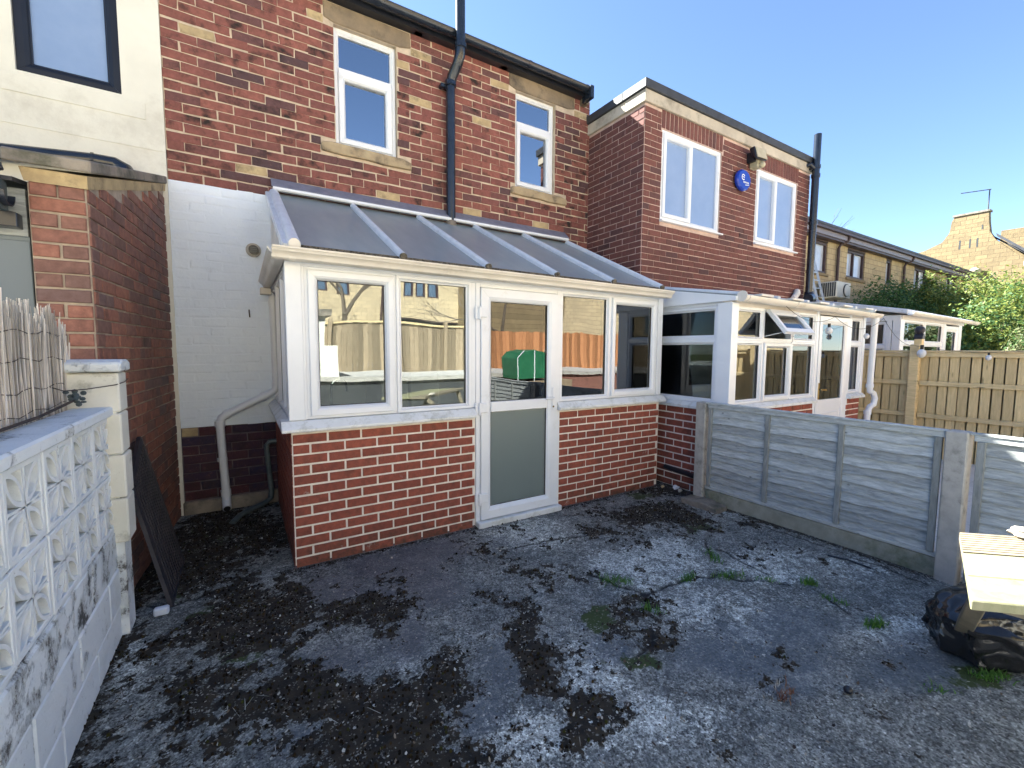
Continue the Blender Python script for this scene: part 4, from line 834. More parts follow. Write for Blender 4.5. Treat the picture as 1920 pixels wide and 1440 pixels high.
MB().sweep([(0, 2.10), (.03, 2.10), (.03, 2.15), (0, 2.15)], (X0-.01, 3.17, 0), (X1, 3.17, 0), (0, -1, 0)).build('eaves_plate', 'roof_dirt', CV)
MB().box(X0-.10, X0-.01, 4.66, 4.76, 2.0, 2.06).build('gutter_outlet', 'pvc_cream', CV, bevel=.006)
# lead flashing and white cloak under it
MB().sweep([(0, 3.095), (.012, 3.092), (.115, 3.000), (.118, 2.99), (.10, 2.99), (0, 3.08)], (.29, 4.795, 0), (3.78, 4.795, 0), (0, -1, 0)).build('lead_flashing', 'lead', CV)
MB().sweep([(.02, 2.99), (.128, 2.985), (.130, 2.965), (.115, 2.955), (.02, 2.97)], (.30, 4.795, 0), (3.76, 4.795, 0), (0, -1, 0)).build('top_trim', 'pvc', CV)
# interior of the conservatory
MB().box(X0+.1, X1-.1, 3.33, 4.78, -.05, .03).build('inner_floor', 'worktop', CV)
MB().box(X0+.02, X1-.02, 4.785, 4.797, 0, 2.95).build('back_wall', 'room', CV)
MB().box(2.7, 3.5, 4.765, 4.785, .03, 2.03).build('inner_door', 'white_unit', CV, bevel=.004)
KU = thing('kitchen_unit', (.7, 3.6, .03), 'white base unit with grey worktop seen behind the left casement window', 'kitchen unit')
MB().box(.36, 1.05, 3.36, 3.92, .03, .94).build('cabinet', 'white_unit', KU, bevel=.004); MB().box(.35, 1.07, 3.34, 3.93, .94, .985).build('worktop', 'worktop', KU, bevel=.004)
TP = MB().tube([(.62, 3.84, .985), (.62, 3.84, 1.20)]+[(.62+.055-.055*math.cos(a), 3.80, 1.20+.055*math.sin(a)) for a in [math.pi*k/8 for k in range(1, 9)]]+[(.73, 3.78, 1.15)], .011, 8).build('tap', 'chrome', KU, smooth=True)
tag(MB().box(1.10, 1.36, 4.1, 4.7, .03, 1.22).build('freezer', 'white_unit', bevel=.01), 'tall white appliance inside the conservatory behind the second window, the left of the pair', 'appliance', 'white appliances in the conservatory')
tag(MB().box(1.40, 1.70, 4.15, 4.7, .03, 1.28).build('freezer', 'white_unit', bevel=.01), 'white appliance inside the conservatory nearer the door, the right of the pair', 'appliance', 'white appliances in the conservatory')

# ================================================================ NEIGHBOUR'S FLAT ROOFED BRICK EXTENSION
EX = thing('brick_extension_house', (6.2, 4.3, 0), 'flat roofed plum brick extension with two wide white upstairs windows', 'house')
fe = F((4.2, 3.81, 0)); fsd = F((4.2, 4.80, 0), (0, -1, 0), (-1, 0, 0))
w1 = (4.515, 5.735, 3.155, 4.235); w2 = (6.60, 7.79, 3.145, 4.22); eh = [(w[0]-4.2, w[1]-4.2, w[2]-.035, w[3]) for w in (w1, w2)]
wallholes(MB(), fe, 0, 3.98, -.15, 4.66, -.25, 0, [(a, b, c+.03, d) for a, b, c, d in eh]).build('wall', 'mortar_ext', EX)
MB().box(0, .74, -.25, -.0, -.15, 4.66, fsd).build('side_wall', 'mortar_ext', EX)
sold = [(w[0]-4.2-.02, w[1]-4.2+.02, 4.21, 4.47) for w in (w1, w2)]
lay(EX, 'ext_brick', fe, 3.98, 2.1, 4.46, .225, .075, .009, .007, eh+sold, rough=.4, ch=.8, limit=300)
lay(EX, 'ext_brick', fsd, .99, 2.1, 4.46, .225, .075, .009, .007, (), rough=.5, ch=.8, limit=0)
for w in (w1, w2):
    n = int((w[1]-w[0]+.04)/.075)
    for k in range(n):
        u = w[0]-4.2-.02+.0375+k*(w[1]-w[0]+.04)/n; z = (w[3]+.01+4.455)/2; me_ = brick_mesh('ext_brick', True, k % 7, .4, .8)[0]
        o = bpy.data.objects.new('soldier_brick', me_); COL.objects.link(o); o.parent = EX
        base = Matrix((Vector((0, 0, 1)), fe.N, -fe.U)).transposed().to_4x4()
        o.matrix_local = Matrix.Translation(fe(u, 0, z)-EX.location) @ base @ Matrix.Diagonal((4.455-w[3]-.01, .0075, .064, 1))
MB().box(-.035, 4.0, -.3, .035, 4.455, 4.595, fe).build('concrete_band', 'concrete_band', EX, bevel=.006)
MB().box(-.033, .688, -.3, .033, 4.456, 4.594, fsd).build('concrete_band', 'concrete_band', EX, bevel=.006)
MB().box(-.06, 4.02, -.32, .06, 4.596, 4.70, fe).build('roof_edge', 'felt', EX, bevel=.006)
MB().box(-.058, .668, -.32, .058, 4.597, 4.699, fsd).build('roof_edge', 'felt', EX, bevel=.006)
MB().box(4.3, 8.15, 4.0, 9, 4.60, 4.66).build('flat_roof', 'felt', EX)
MB().box(8.0, 8.18, 3.82, 9, -.15, 4.62).build('end_wall', 'ext_brick', EX); 
for w in (w1, w2):
    fo_ = MB().ring(w[0]+.004, w[1]-.004, w[2], w[3], frame_prof(.05, -.09, -.01), fe if False else F((0, 3.81, 0)), .0008).build('window', 'pvc', EX)
    fl = F((0, 3.81, 0)); mx_ = w[0]+(w[1]-w[0])*.475
    MB().box(mx_-.02, mx_+.04, -.08, -.012, w[2]+.04, w[3]-.04, fl).build('mullion', 'pvc', fo_, bevel=.004)
    MB().box(mx_+.04, w[1]-.05, -.055, -.05, w[2]+.045, w[3]-.045, fl).build('pane', 'obscure', fo_)
    s_ = MB().ring(w[0]+.035, mx_+.012, w[2]+.03, w[3]-.035, [(0, -.06), (0, .004), (.004, .009), (.045, .009), (.058, -.006), (.062, -.05)], fl).build('sash', 'pvc', fo_)
    MB().box(w[0]+.095, mx_-.048, -.045, -.04, w[2]+.09, w[3]-.095, fl).build('pane', 'obscure', fo_)
    MB().sweep([(-.02, 0), (.04, 0), (.045, .004), (.045, .018), (-.02, .03)], (w[0]-.012, 3.81, w[2]-.035), (w[1]+.045, 3.81, w[2]-.035), (0, -1, 0)).build('window_sill', 'pvc', fo_)
room(EX, 4.3, 6.0, 4.08, 7, 2.9, 4.58, 'room'); room(EX, 6.05, 7.9, 4.08, 7, 2.9, 4.58, 'room')
for w, k in ((w1, 0), (w2, 1)): curtain(EX, w[0], w[1]-(.0 if k == 0 else .22), 3.878, w[2], w[3], 'blue_blind', 14, .005, name='blind')
tag(MB().tube([(7.62, 4.02, 3.16), (7.62, 4.02, 3.22), (7.62, 4.02, 3.24), (7.62, 4.02, 3.42)], [.05, .02, .11, .08], 14).build('table_lamp', 'net'), 'pale lampshade on the sill inside the right extension window', 'lamp')
PE = MB().tube([(8.13, 3.70, 2.42), (8.13, 3.70, 5.04)], .055, 16).build('soil_pipe', 'soil_pipe', EX, smooth=True)
for z in (4.50, 4.36, 3.6, 2.46): MB().tube([(8.13, 3.70, z), (8.13, 3.70, z+.05)], .066, 16).build('pipe_collar', 'soil_pipe', PE)
MB().tube([(8.0, 3.79, 4.54), (8.03, 3.74, 4.56), (8.09, 3.71, 4.50)], .035, 10).build('hopper_branch', 'soil_pipe', PE, smooth=True)
MB().box(8.06, 8.24, 3.73, 3.79, 4.48, 4.51).build('pipe_bracket', 'soil_pipe', PE)
MB().tube([(8.13, 3.70, 2.46), (8.10, 3.66, 2.40), (8.0, 3.60, 2.37), (7.85, 3.58, 2.36)], .075, 14).build('pipe_boot', 'black_plastic', PE, smooth=True)
MB().tube([(7.72, 3.74, 2.36), (7.83, 3.74, 2.46), (7.9, 3.78, 2.50)], .05, 10).build('mortar_patch', 'mortar_new', EX, smooth=True)
# alarm box
AL = thing('alarm_box', (6.17, 3.80, 3.93), 'round blue alarm box with a white swirl emblem between the extension windows', 'alarm box')
fa = F((6.17, 3.79, 3.935))
n = 28; pl = [(.165*math.cos(2*math.pi*k/n), .145*math.sin(2*math.pi*k/n)) for k in range(n)]
MB().prism(pl, 0, .065, fa).build('case', 'blue', AL, bevel=.018, smooth=True)
def arcstrip(c, r0, r1, a0, a1, d, fr, m=16):
    q = MB(); vs = []
    for k in range(m+1):
        a = a0+(a1-a0)*k/m; vs += [fr(c[0]+r0*math.cos(a), d, c[1]+r0*math.sin(a)), fr(c[0]+r1*math.cos(a), d, c[1]+r1*math.sin(a))]
    q.add(vs, [(2*k, 2*k+1, 2*k+3, 2*k+2) for k in range(m)]); return q
e1 = arcstrip((-.035, .03), .028, .042, .5, 5.6, .0665, fa); e1.build('emblem', 'white_mark', AL)
e2 = MB(); e2.add([fa(-.06, .0667, .026), fa(-.005, .0667, .026), fa(-.005, .0667, .036), fa(-.06, .0667, .036)], [(0, 1, 2, 3)]); e2.build('emblem_bar', 'white_mark', AL)
for k in range(7): MB().add([fa(-.03+k*.020, .0667, -.045), fa(-.017+k*.020, .0667, -.045), fa(-.017+k*.020, .0667, -.022), fa(-.03+k*.020, .0667, -.022)], [(0, 1, 2, 3)]).build('lettering', 'white_mark', AL)
MB().add([fa(.02, .0667, -.075), fa(.11, .0667, -.060), fa(.11, .0667, -.052), fa(.02, .0667, -.064)], [(0, 1, 2, 3)]).build('stripe', 'white_mark', AL)
# flood light with sensor
FL = thing('flood_light', (6.38, 3.80, 4.25), 'black and cream security floodlight with sensor above the alarm box', 'floodlight')
c = Vector((6.36, 3.66, 4.32))
MB().hexa([c+Vector(p) for p in ((-.10, .03, -.06), (.10, .03, -.08), (.10, .08, .05), (-.10, .08, .07), (-.12, -.05, -.11), (.12, -.07, -.11), (.12, -.03, .07), (-.12, -.01, .07))]).build('lamp_head', 'black_plastic', FL, bevel=.01)
MB().hexa([c+Vector(p) for p in ((-.105, -.052, -.09), (.105, -.070, -.09), (.105, -.034, .055), (-.105, -.016, .055), (-.105, -.062, -.09), (.105, -.080, -.09), (.105, -.044, .055), (-.105, -.026, .055))]).build('lamp_glass', 'lamp_cream', FL)
MB().box(6.33, 6.39, 3.70, 3.81, 4.22, 4.36).build('bracket', 'black_plastic', FL, bevel=.005)
MB().box(6.38, 6.50, 3.66, 3.80, 4.14, 4.26).build('sensor', 'lamp_cream', FL, bevel=.02)
MB().ball((6.44, 3.64, 4.17), .045, 12, 8).build('sensor_lens', 'lamp_cream', FL, smooth=True)

# ================================================================ NEIGHBOUR'S CONSERVATORY
NC = thing('conservatory', (5.55, 3.2, 0), 'neighbouring white conservatory with open top vent, behind the grey fence', 'conservatory')
fn = F((0, 2.52, 0)); fns = F((4.05, 3.80, 0), (0, -1, 0), (-1, 0, 0)); LN = 1.28
for a, b in ((4.05, 5.78), (6.64, 7.05)):
    MB().box(a, b, -.10, -.001, -.1, .90, fn).build('dwarf_wall', 'mortar_new', NC)
    lay(NC, 'new_brick', F((a, 2.52, 0)), b-a, .30 if a < 5 else .3, .90, .225, .075, .014, .006, (), rough=.25, ch=.55, jit=.0015)
MB().box(0, LN-.1, -.10, -.001, -.1, .90, fns).build('dwarf_wall', 'mortar_new', NC)
lay(NC, 'new_brick', fns, LN, 0, .90, .225, .075, .014, .006, (), rough=.25, ch=.55, jit=.0015)
sp3 = [(-.09, .90), (.05, .90), (.055, .905), (.055, .93), (.01, .965), (-.09, .97)]
MB().sweep(sp3, (4.0, 2.52, 0), (5.77, 2.52, 0), (0, -1, 0)).build('sill', 'pvc_low', NC)
MB().sweep(sp3, (6.65, 2.52, 0), (7.09, 2.52, 0), (0, -1, 0)).build('sill', 'pvc_low', NC)
MB().sweep(sp3, (4.05, 3.8, 0), (4.05, 2.5205, 0), (-1, 0, 0)).build('sill', 'pvc_low', NC)
MB().box(1.14, 1.30, -.1, .012, .965, 1.975, fns).build('corner_post', 'pvc', NC, bevel=.004)
MB().box(4.04, 4.14, -.09, .012, .965, 1.98, fn).build('corner_post', 'pvc', NC, bevel=.004)
glazed(NC, fns, .02, 1.14, .967, 1.62, .05, d=D, gmat='glass_dark'); glazed(NC, fns, .02, 1.14, 1.62, 1.955, .045, d=D, gmat='glass_dark')
MB().box(0, LN, -.05, -.02, 1.96, 2.0, fns).build('side_beam', 'pvc', NC)
MB().prism([(-.0, 1.99), (1.34, 1.99), (1.34, 2.03), (0, 2.26)], -.01, .03, fns).build('gable_panel', 'pvc', NC)
glazed(NC, fn, 4.14, 4.64, .967, 1.61, .042, d=D); glazed(NC, fn, 4.14, 4.64, 1.61, 1.945, .042, d=D)
# open top hung vent
MB().ring(4.64, 5.24, 1.61, 1.945, [(0, -.07), (0, -.008), (.03, -.008), (.03, -.07)], fn).build('window', 'pvc', NC)
an = math.radians(38); vu = Vector((0, -math.sin(an), -math.cos(an))); hingeP = Vector((4.655, 2.495, 1.93))
class FV(F):
    def __call__(s, u, d, z): return s.O+s.U*u+s.N*d+vu*(-z)
fv = FV(hingeP, (1, 0, 0), Vector((0, -math.cos(an), math.sin(an))))
VT = MB().ring(0, .57, -.30, 0, [(0, -.02), (0, .018), (.05, .018), (.06, .0), (.06, -.02)], fv).build('open_vent', 'pvc', NC)
MB().box(.058, .512, -.006, 0, -.242, -.058, fv).build('pane', 'glass', VT)
for u in (.03, .54): MB().bar(fv(u, -.01, -.28), (4.655+u, 2.53, 1.66), .012, .006).build('stay', 'pvc', VT)
glazed(NC, fn, 5.24, 5.76, 1.61, 1.945, .042, d=D)
sash_win(NC, fn, 4.64, 5.22, .967, 1.61, .05, .025, g='glass'); glazed(NC, fn, 5.22, 5.76, .967, 1.61, .042, d=D)
MB().box(5.76, 5.82, -.09, .006, -.02, 1.98, fn).build('door_jamb', 'pvc', NC, bevel=.003); MB().box(6.62, 6.68, -.09, .006, -.02, 1.98, fn).build('door_jamb', 'pvc', NC, bevel=.003)
nd = MB().ring(5.83, 6.61, .02, 1.93, frame_prof(.10, -.05, .012), fn).build('door', 'pvc', NC)
MB().box(5.928, 6.512, -.03, .0, .80, .92, fn).build('mid_rail', 'pvc', nd); MB().box(5.928, 6.512, -.02, -.014, .92, 1.835, fn).build('pane', 'glass', nd)
MB().box(5.928, 6.512, -.02, -.004, .11, .81, fn).build('door_panel', 'pvc', nd); MB().ring(5.98, 6.46, .16, .76, [(0, -.005), (0, .002), (.012, .002), (.02, -.003)], fn).build('panel_moulding', 'pvc', nd)
hp = MB().box(5.86, 5.892, .012, .02, .93, 1.13, fn).build('handle_plate', 'brass', nd, bevel=.004); MB().bar(fn(5.875, .045, 1.05), fn(5.99, .05, 1.045), .016, .016).build('lever', 'brass', hp)
glazed(NC, fn, 6.68, 7.02, .967, 1.61, .042, d=D); glazed(NC, fn, 6.68, 7.02, 1.61, 1.945, .042, d=D)
MB().box(7.02, 7.09, -.09, .012, .965, 1.98, fn).build('corner_post', 'pvc', NC, bevel=.004)
MB().box(4.05, 7.08, -.09, .0, 1.9455, 2.0, fn).build('eaves_beam', 'pvc_cream', NC)
q = MB(); q.hexa([(4.08, 2.42, 2.02), (7.10, 2.42, 2.02), (7.10, 3.80, 2.25), (4.08, 3.80, 2.25), (4.08, 2.42, 2.045), (7.10, 2.42, 2.045), (7.10, 3.80, 2.275), (4.08, 3.80, 2.275)]); q.build('roof_panel', 'poly', NC)
for x in (4.10, 4.70, 5.30, 5.90, 6.50, 7.08): MB().bar((x, 2.41, 2.05), (x, 3.80, 2.285), .05, .03).build('glazing_bar', 'bar_white', NC, bevel=.005)
for x in (4.42, 5.02, 5.6, 6.2, 6.8): MB().box(x-.1, x+.12, 2.38, 2.5, 2.04, 2.062).build('panel_clip', 'pvc_cream', NC, bevel=.004)
gn_ = [(.055*math.cos(a), .055*math.sin(a)) for a in [math.pi+math.pi*k/10 for k in range(11)]]; gn_ = gn_+[(x*.9, z*.9) for x, z in gn_[::-1]]
MB().sweep(gn_, (4.06, 2.42, 2.03), (7.22, 2.42, 2.0), (0, -1, 0)).build('gutter', 'pvc_cream', NC, smooth=True)
for x in (4.10, 5.0, 5.9, 6.8): MB().sweep([(a*1.1, b*1.1) for a, b in gn_], (x, 2.42, 2.031-.01*(x-4)), (x+.04, 2.42, 2.031-.01*(x-4)), (0, -1, 0)).build('gutter_joint', 'pvc_cream', NC)
MB().tube([(4.05, 2.42, 2.025), (4.06, 2.42, 2.025)], .052, 14).build('gutter_end', 'pvc_cream', NC)
WPn = MB().tube([(7.14, 2.43, 1.98), (7.14, 2.44, 1.05), (7.16, 2.44, .98), (7.24, 2.43, .95), (7.27, 2.42, .88), (7.24, 2.42, .80), (7.15, 2.43, .77), (7.12, 2.44, .70), (7.12, 2.44, .0)], .036, 14).build('downpipe', 'pvc', NC, smooth=True)
for p0, p1 in (((7.14, 2.44, 1.08), (7.14, 2.44, 1.03)), ((7.12, 2.44, .72), (7.12, 2.44, .67)), ((7.14, 2.43, 1.98), (7.14, 2.43, 1.9))): MB().tube([p0, p1], .044, 14).build('pipe_collar', 'pvc', WPn)
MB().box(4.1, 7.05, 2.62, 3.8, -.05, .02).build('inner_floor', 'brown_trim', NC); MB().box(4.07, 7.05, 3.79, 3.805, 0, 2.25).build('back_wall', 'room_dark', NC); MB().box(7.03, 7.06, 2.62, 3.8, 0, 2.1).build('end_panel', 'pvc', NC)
tag(MB().tube([(4.035, 3.22, .20), (4.03, 2.9, .185), (4.03, 2.66, .17)], .028, 10).build('black_pipe', 'black_plastic'), 'black pipe running low along the neighbouring dwarf wall', 'pipe')
PB = thing('blackboard', (4.5, 3.6, .7), 'dark blue board in a pale frame inside the neighbouring conservatory', 'board')
MB().box(4.30, 4.62, 3.58, 3.60, .75, 1.24).build('board', 'blue', PB); PB.children[0].data.materials[0] = simple('navy_board', (.01, .03, .09), None, 4, .5, 0)
MB().ring(4.27, 4.65, .72, 1.27, [(0, -.01), (0, .02), (.03, .02), (.03, -.01)], F((0, 3.58, 0))).build('frame', 'tan_rail', PB)
MB().box(4.38, 4.41, 3.575, 3.579, 1.13, 1.17).build('tag', 'white_mark', PB)
GCH = thing('green_ornament', (4.4, 2.75, .97), 'pale green rounded ornament on the sill inside the neighbouring conservatory corner window', 'ornament')
gm = simple('pale_green_ceramic', (.30, .34, .20), None, 5, .5, 0)
MB().ball((4.35, 2.75, 1.02), .09, 12, 8, (1.1, .8, .7)).build('bowl', gm, GCH, smooth=True); MB().tube([(4.33, 2.75, 1.05), (4.30, 2.75, 1.15), (4.34, 2.75, 1.20), (4.40, 2.75, 1.14), (4.44, 2.75, 1.05)], .025, 8).build('loop', gm, GCH, smooth=True)
# festoon lights
FS = thing('festoon_lights', (6.5, 2.3, 1.8), 'string of clear festoon bulbs hung from the white gutter to the pine fence post', 'string lights')
cab = []
def sag(a, b, s, n=12): return [Vector(a).lerp(Vector(b), k/n)-Vector((0, 0, s*4*(k/n)*(1-k/n))) for k in range(n+1)]
cab = sag((4.7, 2.34, 1.96), (5.75, 2.33, 1.90), .10)+sag((5.75, 2.33, 1.90), (7.2, 2.36, 1.95), .14)[1:]+sag((7.2, 2.36, 1.95), (8.28, 2.33, 1.60), .10)[1:]+sag((8.28, 2.33, 1.6), (8.28, 1.25, 1.53), .05)[1:]
MB().tube(cab, .0025, 5).build('cable', 'gasket', FS)
for p, s_ in (((5.62, 2.33, 1.74), .8), ((6.62, 2.33, 1.70), .7), ((8.24, 2.24, 1.49), 1.2), ((8.25, 1.58, 1.44), .7)):
    P = Vector(p); bo = MB().ball(P, .045*s_, 12, 8, (1, 1, 1.15)).build('bulb', 'bulb', FS, smooth=True); MB().tube([P+Vector((0, 0, .04*s_)), P+Vector((0, 0, .10*s_))], .018*s_, 8).build('socket', 'gasket', bo)

# ================================================================ GREY LAP PANEL FENCE
LF = thing('lap_panel_fence', (3.95, 1.6, 0), 'weathered grey overlap panel fence with concrete posts and gravel boards', 'fence')
ffn = F((3.90, 2.62, 0), (0, -1, 0), (-1, 0, 0))
def conc_post(y1, y0, h, x0=3.865, x1=3.975):
    q = MB().box(x0, x1, y0, y1, -.1, h); return q.build('concrete_post', 'post_conc', LF, bevel=.008)
conc_post(2.735, 2.63, .995); conc_post(.905, .795, 1.0); conc_post(-1.03, -1.14, 1.0)
r = random.Random(12)
def panel(ua, ub):
    MB().box(ua, ub, -.05, .0, -.08, .135, ffn).build('gravel_board', 'gravel_conc', LF, bevel=.006)
    n = 11; zt = .955; zb = .16; hh = (zt-zb)/n
    for k in range(n):
        z0 = zb+k*hh; m = 16; vs = []; ph = r.uniform(0, 9); wav = [.006*math.sin(ph+i*.9)+.005*math.sin(ph*2+i*2.3) for i in range(m+1)]
        for i in range(m+1):
            u = ua+.02+(ub-ua-.04)*i/m
            vs += [ffn(u, .004, z0-.012+wav[i]), ffn(u, -.016, z0+hh+.012), ffn(u, -.024, z0+hh+.012), ffn(u, -.014, z0-.008+wav[i])]
        fs = [(4*i+j, 4*i+(j+1) % 4, 4*i+4+(j+1) % 4, 4*i+4+j) for i in range(m) for j in range(4)]+[(0, 1, 2, 3), (4*m+3, 4*m+2, 4*m+1, 4*m)]
        b = MB(); b.add(vs, fs); b.build('lap_board', 'grey_wood', LF)
    MB().box(ua, ub, -.03, .012, .948, .985, ffn).build('top_rail', 'grey_wood', LF, bevel=.003)
    MB().box(ua-.02, ub+.02, -.035, .020, .985, 1.0, ffn).build('capping', 'grey_wood', LF, bevel=.003)
    MB().box(ua, ub, -.03, .008, .137, .168, ffn).build('bottom_rail', 'grey_wood', LF, bevel=.003)
    for t in (0.008, .335, .665, .992):
        u = ua+.02+(ub-ua-.04)*t; MB().box(u-.019, u+.019, -.004, .018, .168, .948, ffn).build('batten', 'grey_wood_v', LF, bevel=.003)
panel(0, 1.715); panel(1.845, 3.65)
# ================================================================ PINE CLOSEBOARD FENCE
PF = thing('closeboard_fence', (8.4, 2.2, 0), 'new yellow pine closeboard fence with rails and a ball topped post', 'fence')
r = random.Random(21); y = 3.9
while y > -1.2:
    w = .118+r.uniform(-.004, .004); h = 1.50+r.uniform(-.004, .004)
    MB().hexa([(8.43, y-w, -.1), (8.43, y, -.1), (8.448, y, -.1), (8.436, y-w, -.1), (8.43, y-w, h), (8.43, y, h), (8.448, y, h), (8.436, y-w, h)]).build('feather_board', 'tan_wood', PF); y -= .106
for a, b in ((3.9, 2.41), (2.28, .45), (.35, -1.2)):
    for z in (.56, 1.03): MB().box(8.385, 8.428, b, a, z, z+.062).build('rail', 'tan_rail', PF, bevel=.004)
    MB().box(8.39, 8.43, b, a, 1.44, 1.50).build('rail', 'tan_rail', PF, bevel=.004)
    MB().box(8.375, 8.47, b, a, 1.502, 1.535).build('capping', 'tan_rail', PF, bevel=.005)
for yy in (2.345, .40): MB().box(8.33, 8.43, yy-.055, yy+.055, -.1, 1.62).build('post', 'tan_rail', PF, bevel=.006)
MB().box(8.44, 8.53, 2.30, 2.39, -.1, 1.70).build('post', 'tan_rail', PF, bevel=.006)
FN = MB().prism([(-.05, 1.70), (.05, 1.70), (.05, 1.73), (.015, 1.78), (-.015, 1.78), (-.05, 1.73)], -.05, .05, F((8.485, 2.345, 0))).build('finial_base', 'grate', PF)
MB().ball((8.485, 2.345, 1.83), .062, 14, 10).build('finial_ball', 'grate', FN, smooth=True)

# ================================================================ TABLE, BAG, CLOTH
TB = thing('plank_table', (2.6, .42, 0), 'sunlit wooden table of grooved and algae green planks at the right edge', 'table')
tz = .83; Apt = Vector((2.265, .468, tz)); Bpt = Vector((1.662, .31, tz)); Lv = (Bpt-Apt); L_ = Lv.length; Lv.normalize(); Wv = Vector((.74, -.67, 0)).normalized(); Wv = (Wv-0*Lv)
planks = [(0, .17, 'deck'), (.175, .345, 'deck_green'), (.35, .52, 'deck_green'), (.525, .70, 'deck'), (.705, .87, 'deck')]
pw = L_/len(planks)
for k, (a, b, mt) in enumerate([(0, .225, 'deck'), (.230, .435, 'deck_green'), (.440, .63, 'deck_green')]):
    s0 = Apt+Lv*a; s1 = Apt+Lv*min(b, L_); e = Wv*1.5; q = MB()
    if mt == 'deck':
        n = 9
        for j in range(n):
            f0 = j/n; f1 = (j+.72)/n; p0 = s0.lerp(s1, f0); p1 = s0.lerp(s1, f1); dz = Vector((0, 0, .005))
            q.hexa([p0-Vector((0, 0, .004)), p1-Vector((0, 0, .004)), p1+e-Vector((0, 0, .004)), p0+e-Vector((0, 0, .004)), p0, p1, p1+e, p0+e])
        dn_ = Vector((0, 0, .028)); up_ = Vector((0, 0, .0045)); q.hexa([s0-dn_, s1-dn_, s1+e-dn_, s0+e-dn_, s0-up_, s1-up_, s1+e-up_, s0+e-up_]); q.build('plank', mt, TB)
    else:
        dn_ = Vector((0, 0, .028)); q.hexa([s0-dn_, s1-dn_, s1+e-dn_, s0+e-dn_, s0, s1, s1+e, s0+e]).build('plank', mt, TB, bevel=.003)
for f0, f1 in ((.06, .12), (.9, 1.2)):
    p = Apt+Lv*.06+Wv*f1; MB().bar(p-Vector((0, 0, .03)), p+Lv*.52-Vector((0, 0, .03)), .06, .05).build('cross_rail', 'deck', TB)
for p, ft in ((Apt+Lv*.06+Wv*.14, (3.12, .62, 0)), (Apt+Lv*.06+Wv*1.3, (3.5, -.5, 0)), (Apt+Lv*.55+Wv*1.3, (2.6, -.8, 0))): MB().bar(p-Vector((0, 0, .03)), ft, .06, .06, (0, 1, 0)).build('leg', 'deck', TB, bevel=.004)
def crumple(name, mat, c, rx, ry, rz_, ax, seed, amp=.25, su=26, sv=16, flat=True):
    q = MB().ball((0, 0, 0), 1, su, sv); r = np.random.default_rng(seed); v = np.array(q.v)
    v = np.sign(v)*np.abs(v)**.6
    n = sum(np.abs(np.sin(v@r.normal(0, 1.6*2**k, 3)+r.uniform(0, 6)))*(.5**k) for k in range(4)); v = v*(1-amp*(n[:, None]-.9)*.6)
    ca, sa = math.cos(ax), math.sin(ax); vv = [(c[0]+(p[0]*rx*ca-p[1]*ry*sa), c[1]+(p[0]*rx*sa+p[1]*ry*ca), c[2]+p[2]*rz_) for p in v]
    q.v = vv; return q.build(name, mat, smooth=True)
bg_ = crumple('bin_bag', 'bag', (3.30, .44, .12), .42, .20, .17, -.5, 3, .16, 64, 40); tag(bg_, 'black plastic bag slumped on the concrete under the plank table', 'bag')
cl_ = crumple('crumpled_cloth', 'cloth', (2.425, .312, .848), .07, .03, .018, -.74, 8, .3); tag(cl_, 'pale crumpled cloth lying on the sunlit plank table beside the grey fence', 'cloth')

# ================================================================ FAR CONSERVATORY
FC = thing('conservatory', (11, 4, 0), 'far white conservatory with pale flat roof beyond the pine fence', 'conservatory')
fc2 = F((0, 2.82, 0)); fcs = F((9.3, 5.2, 0), (0, -1, 0), (-1, 0, 0))
MB().box(9.3, 13.0, -.1, 0, -.15, .95, fc2).build('dwarf_wall', 'new_brick', FC); MB().box(0, 2.3, -.1, 0, -.15, .95, fcs).build('dwarf_wall', 'new_brick', FC)
MB().box(9.29, 9.45, -.1, .01, .95, 2.08, fc2).build('corner_post', 'pvc', FC, bevel=.004); MB().box(2.20, 2.27, -.1, .009, .95, 2.08, fcs).build('corner_post', 'pvc', FC, bevel=.004)
for a, b in ((9.45, 10.45), (10.45, 11.45)):
    glazed(FC, fc2, a, b, .95, 1.66, .05, d=D); glazed(FC, fc2, a, b, 1.66, 2.05, .05, d=D)
MB().box(11.45, 11.57, -.1, .005, 0, 2.06, fc2).build('door_jamb', 'pvc', FC); q = glazed(FC, fc2, 11.57, 12.35, .05, 2.02, .11, d=D, name='door'); MB().box(12.35, 12.55, -.1, .005, 0, 2.06, fc2).build('door_jamb', 'pvc', FC)
for a in (.0, 1.10):
    MB().box(a+.03, a+1.07, -.2, -.19, 1.64, 1.98, fcs).build('blind', 'cloth', FC)
    glazed(FC, fcs, a, a+1.10, .95, 1.60, .05, d=D, gmat='glass_dark'); glazed(FC, fcs, a, a+1.10, 1.60, 2.02, .05, d=D, gmat='glass_dark')
MB().box(9.3, 12.6, -.08, .02, 2.05, 2.12, fc2).build('eaves_beam', 'pvc_cream', FC); MB().box(0, 2.38, -.08, .02, 2.03, 2.12, fcs).build('eaves_beam', 'pvc', FC)
q = MB(); q.hexa([(9.16, 2.70, 2.125), (12.75, 2.70, 2.10), (12.75, 5.2, 2.56), (9.16, 5.2, 2.60), (9.16, 2.70, 2.20), (12.75, 2.70, 2.16), (12.75, 5.2, 2.62), (9.16, 5.2, 2.70)]); q.build('roof', 'bar_white', FC, bevel=.01)
MB().sweep(gn_, (9.16, 2.66, 2.15), (12.8, 2.66, 2.12), (0, -1, 0)).build('gutter', 'pvc_cream', FC, smooth=True)
MB().box(9.4, 12.5, 5.1, 5.2, 0, 2.5).build('back_wall', 'room', FC); MB().box(9.4, 12.5, 2.95, 5.1, 0, .05).build('inner_floor', 'brown_trim', FC); MB().box(12.5, 12.6, 2.92, 5.2, 0, 2.1).build('end_wall', 'pvc', FC)
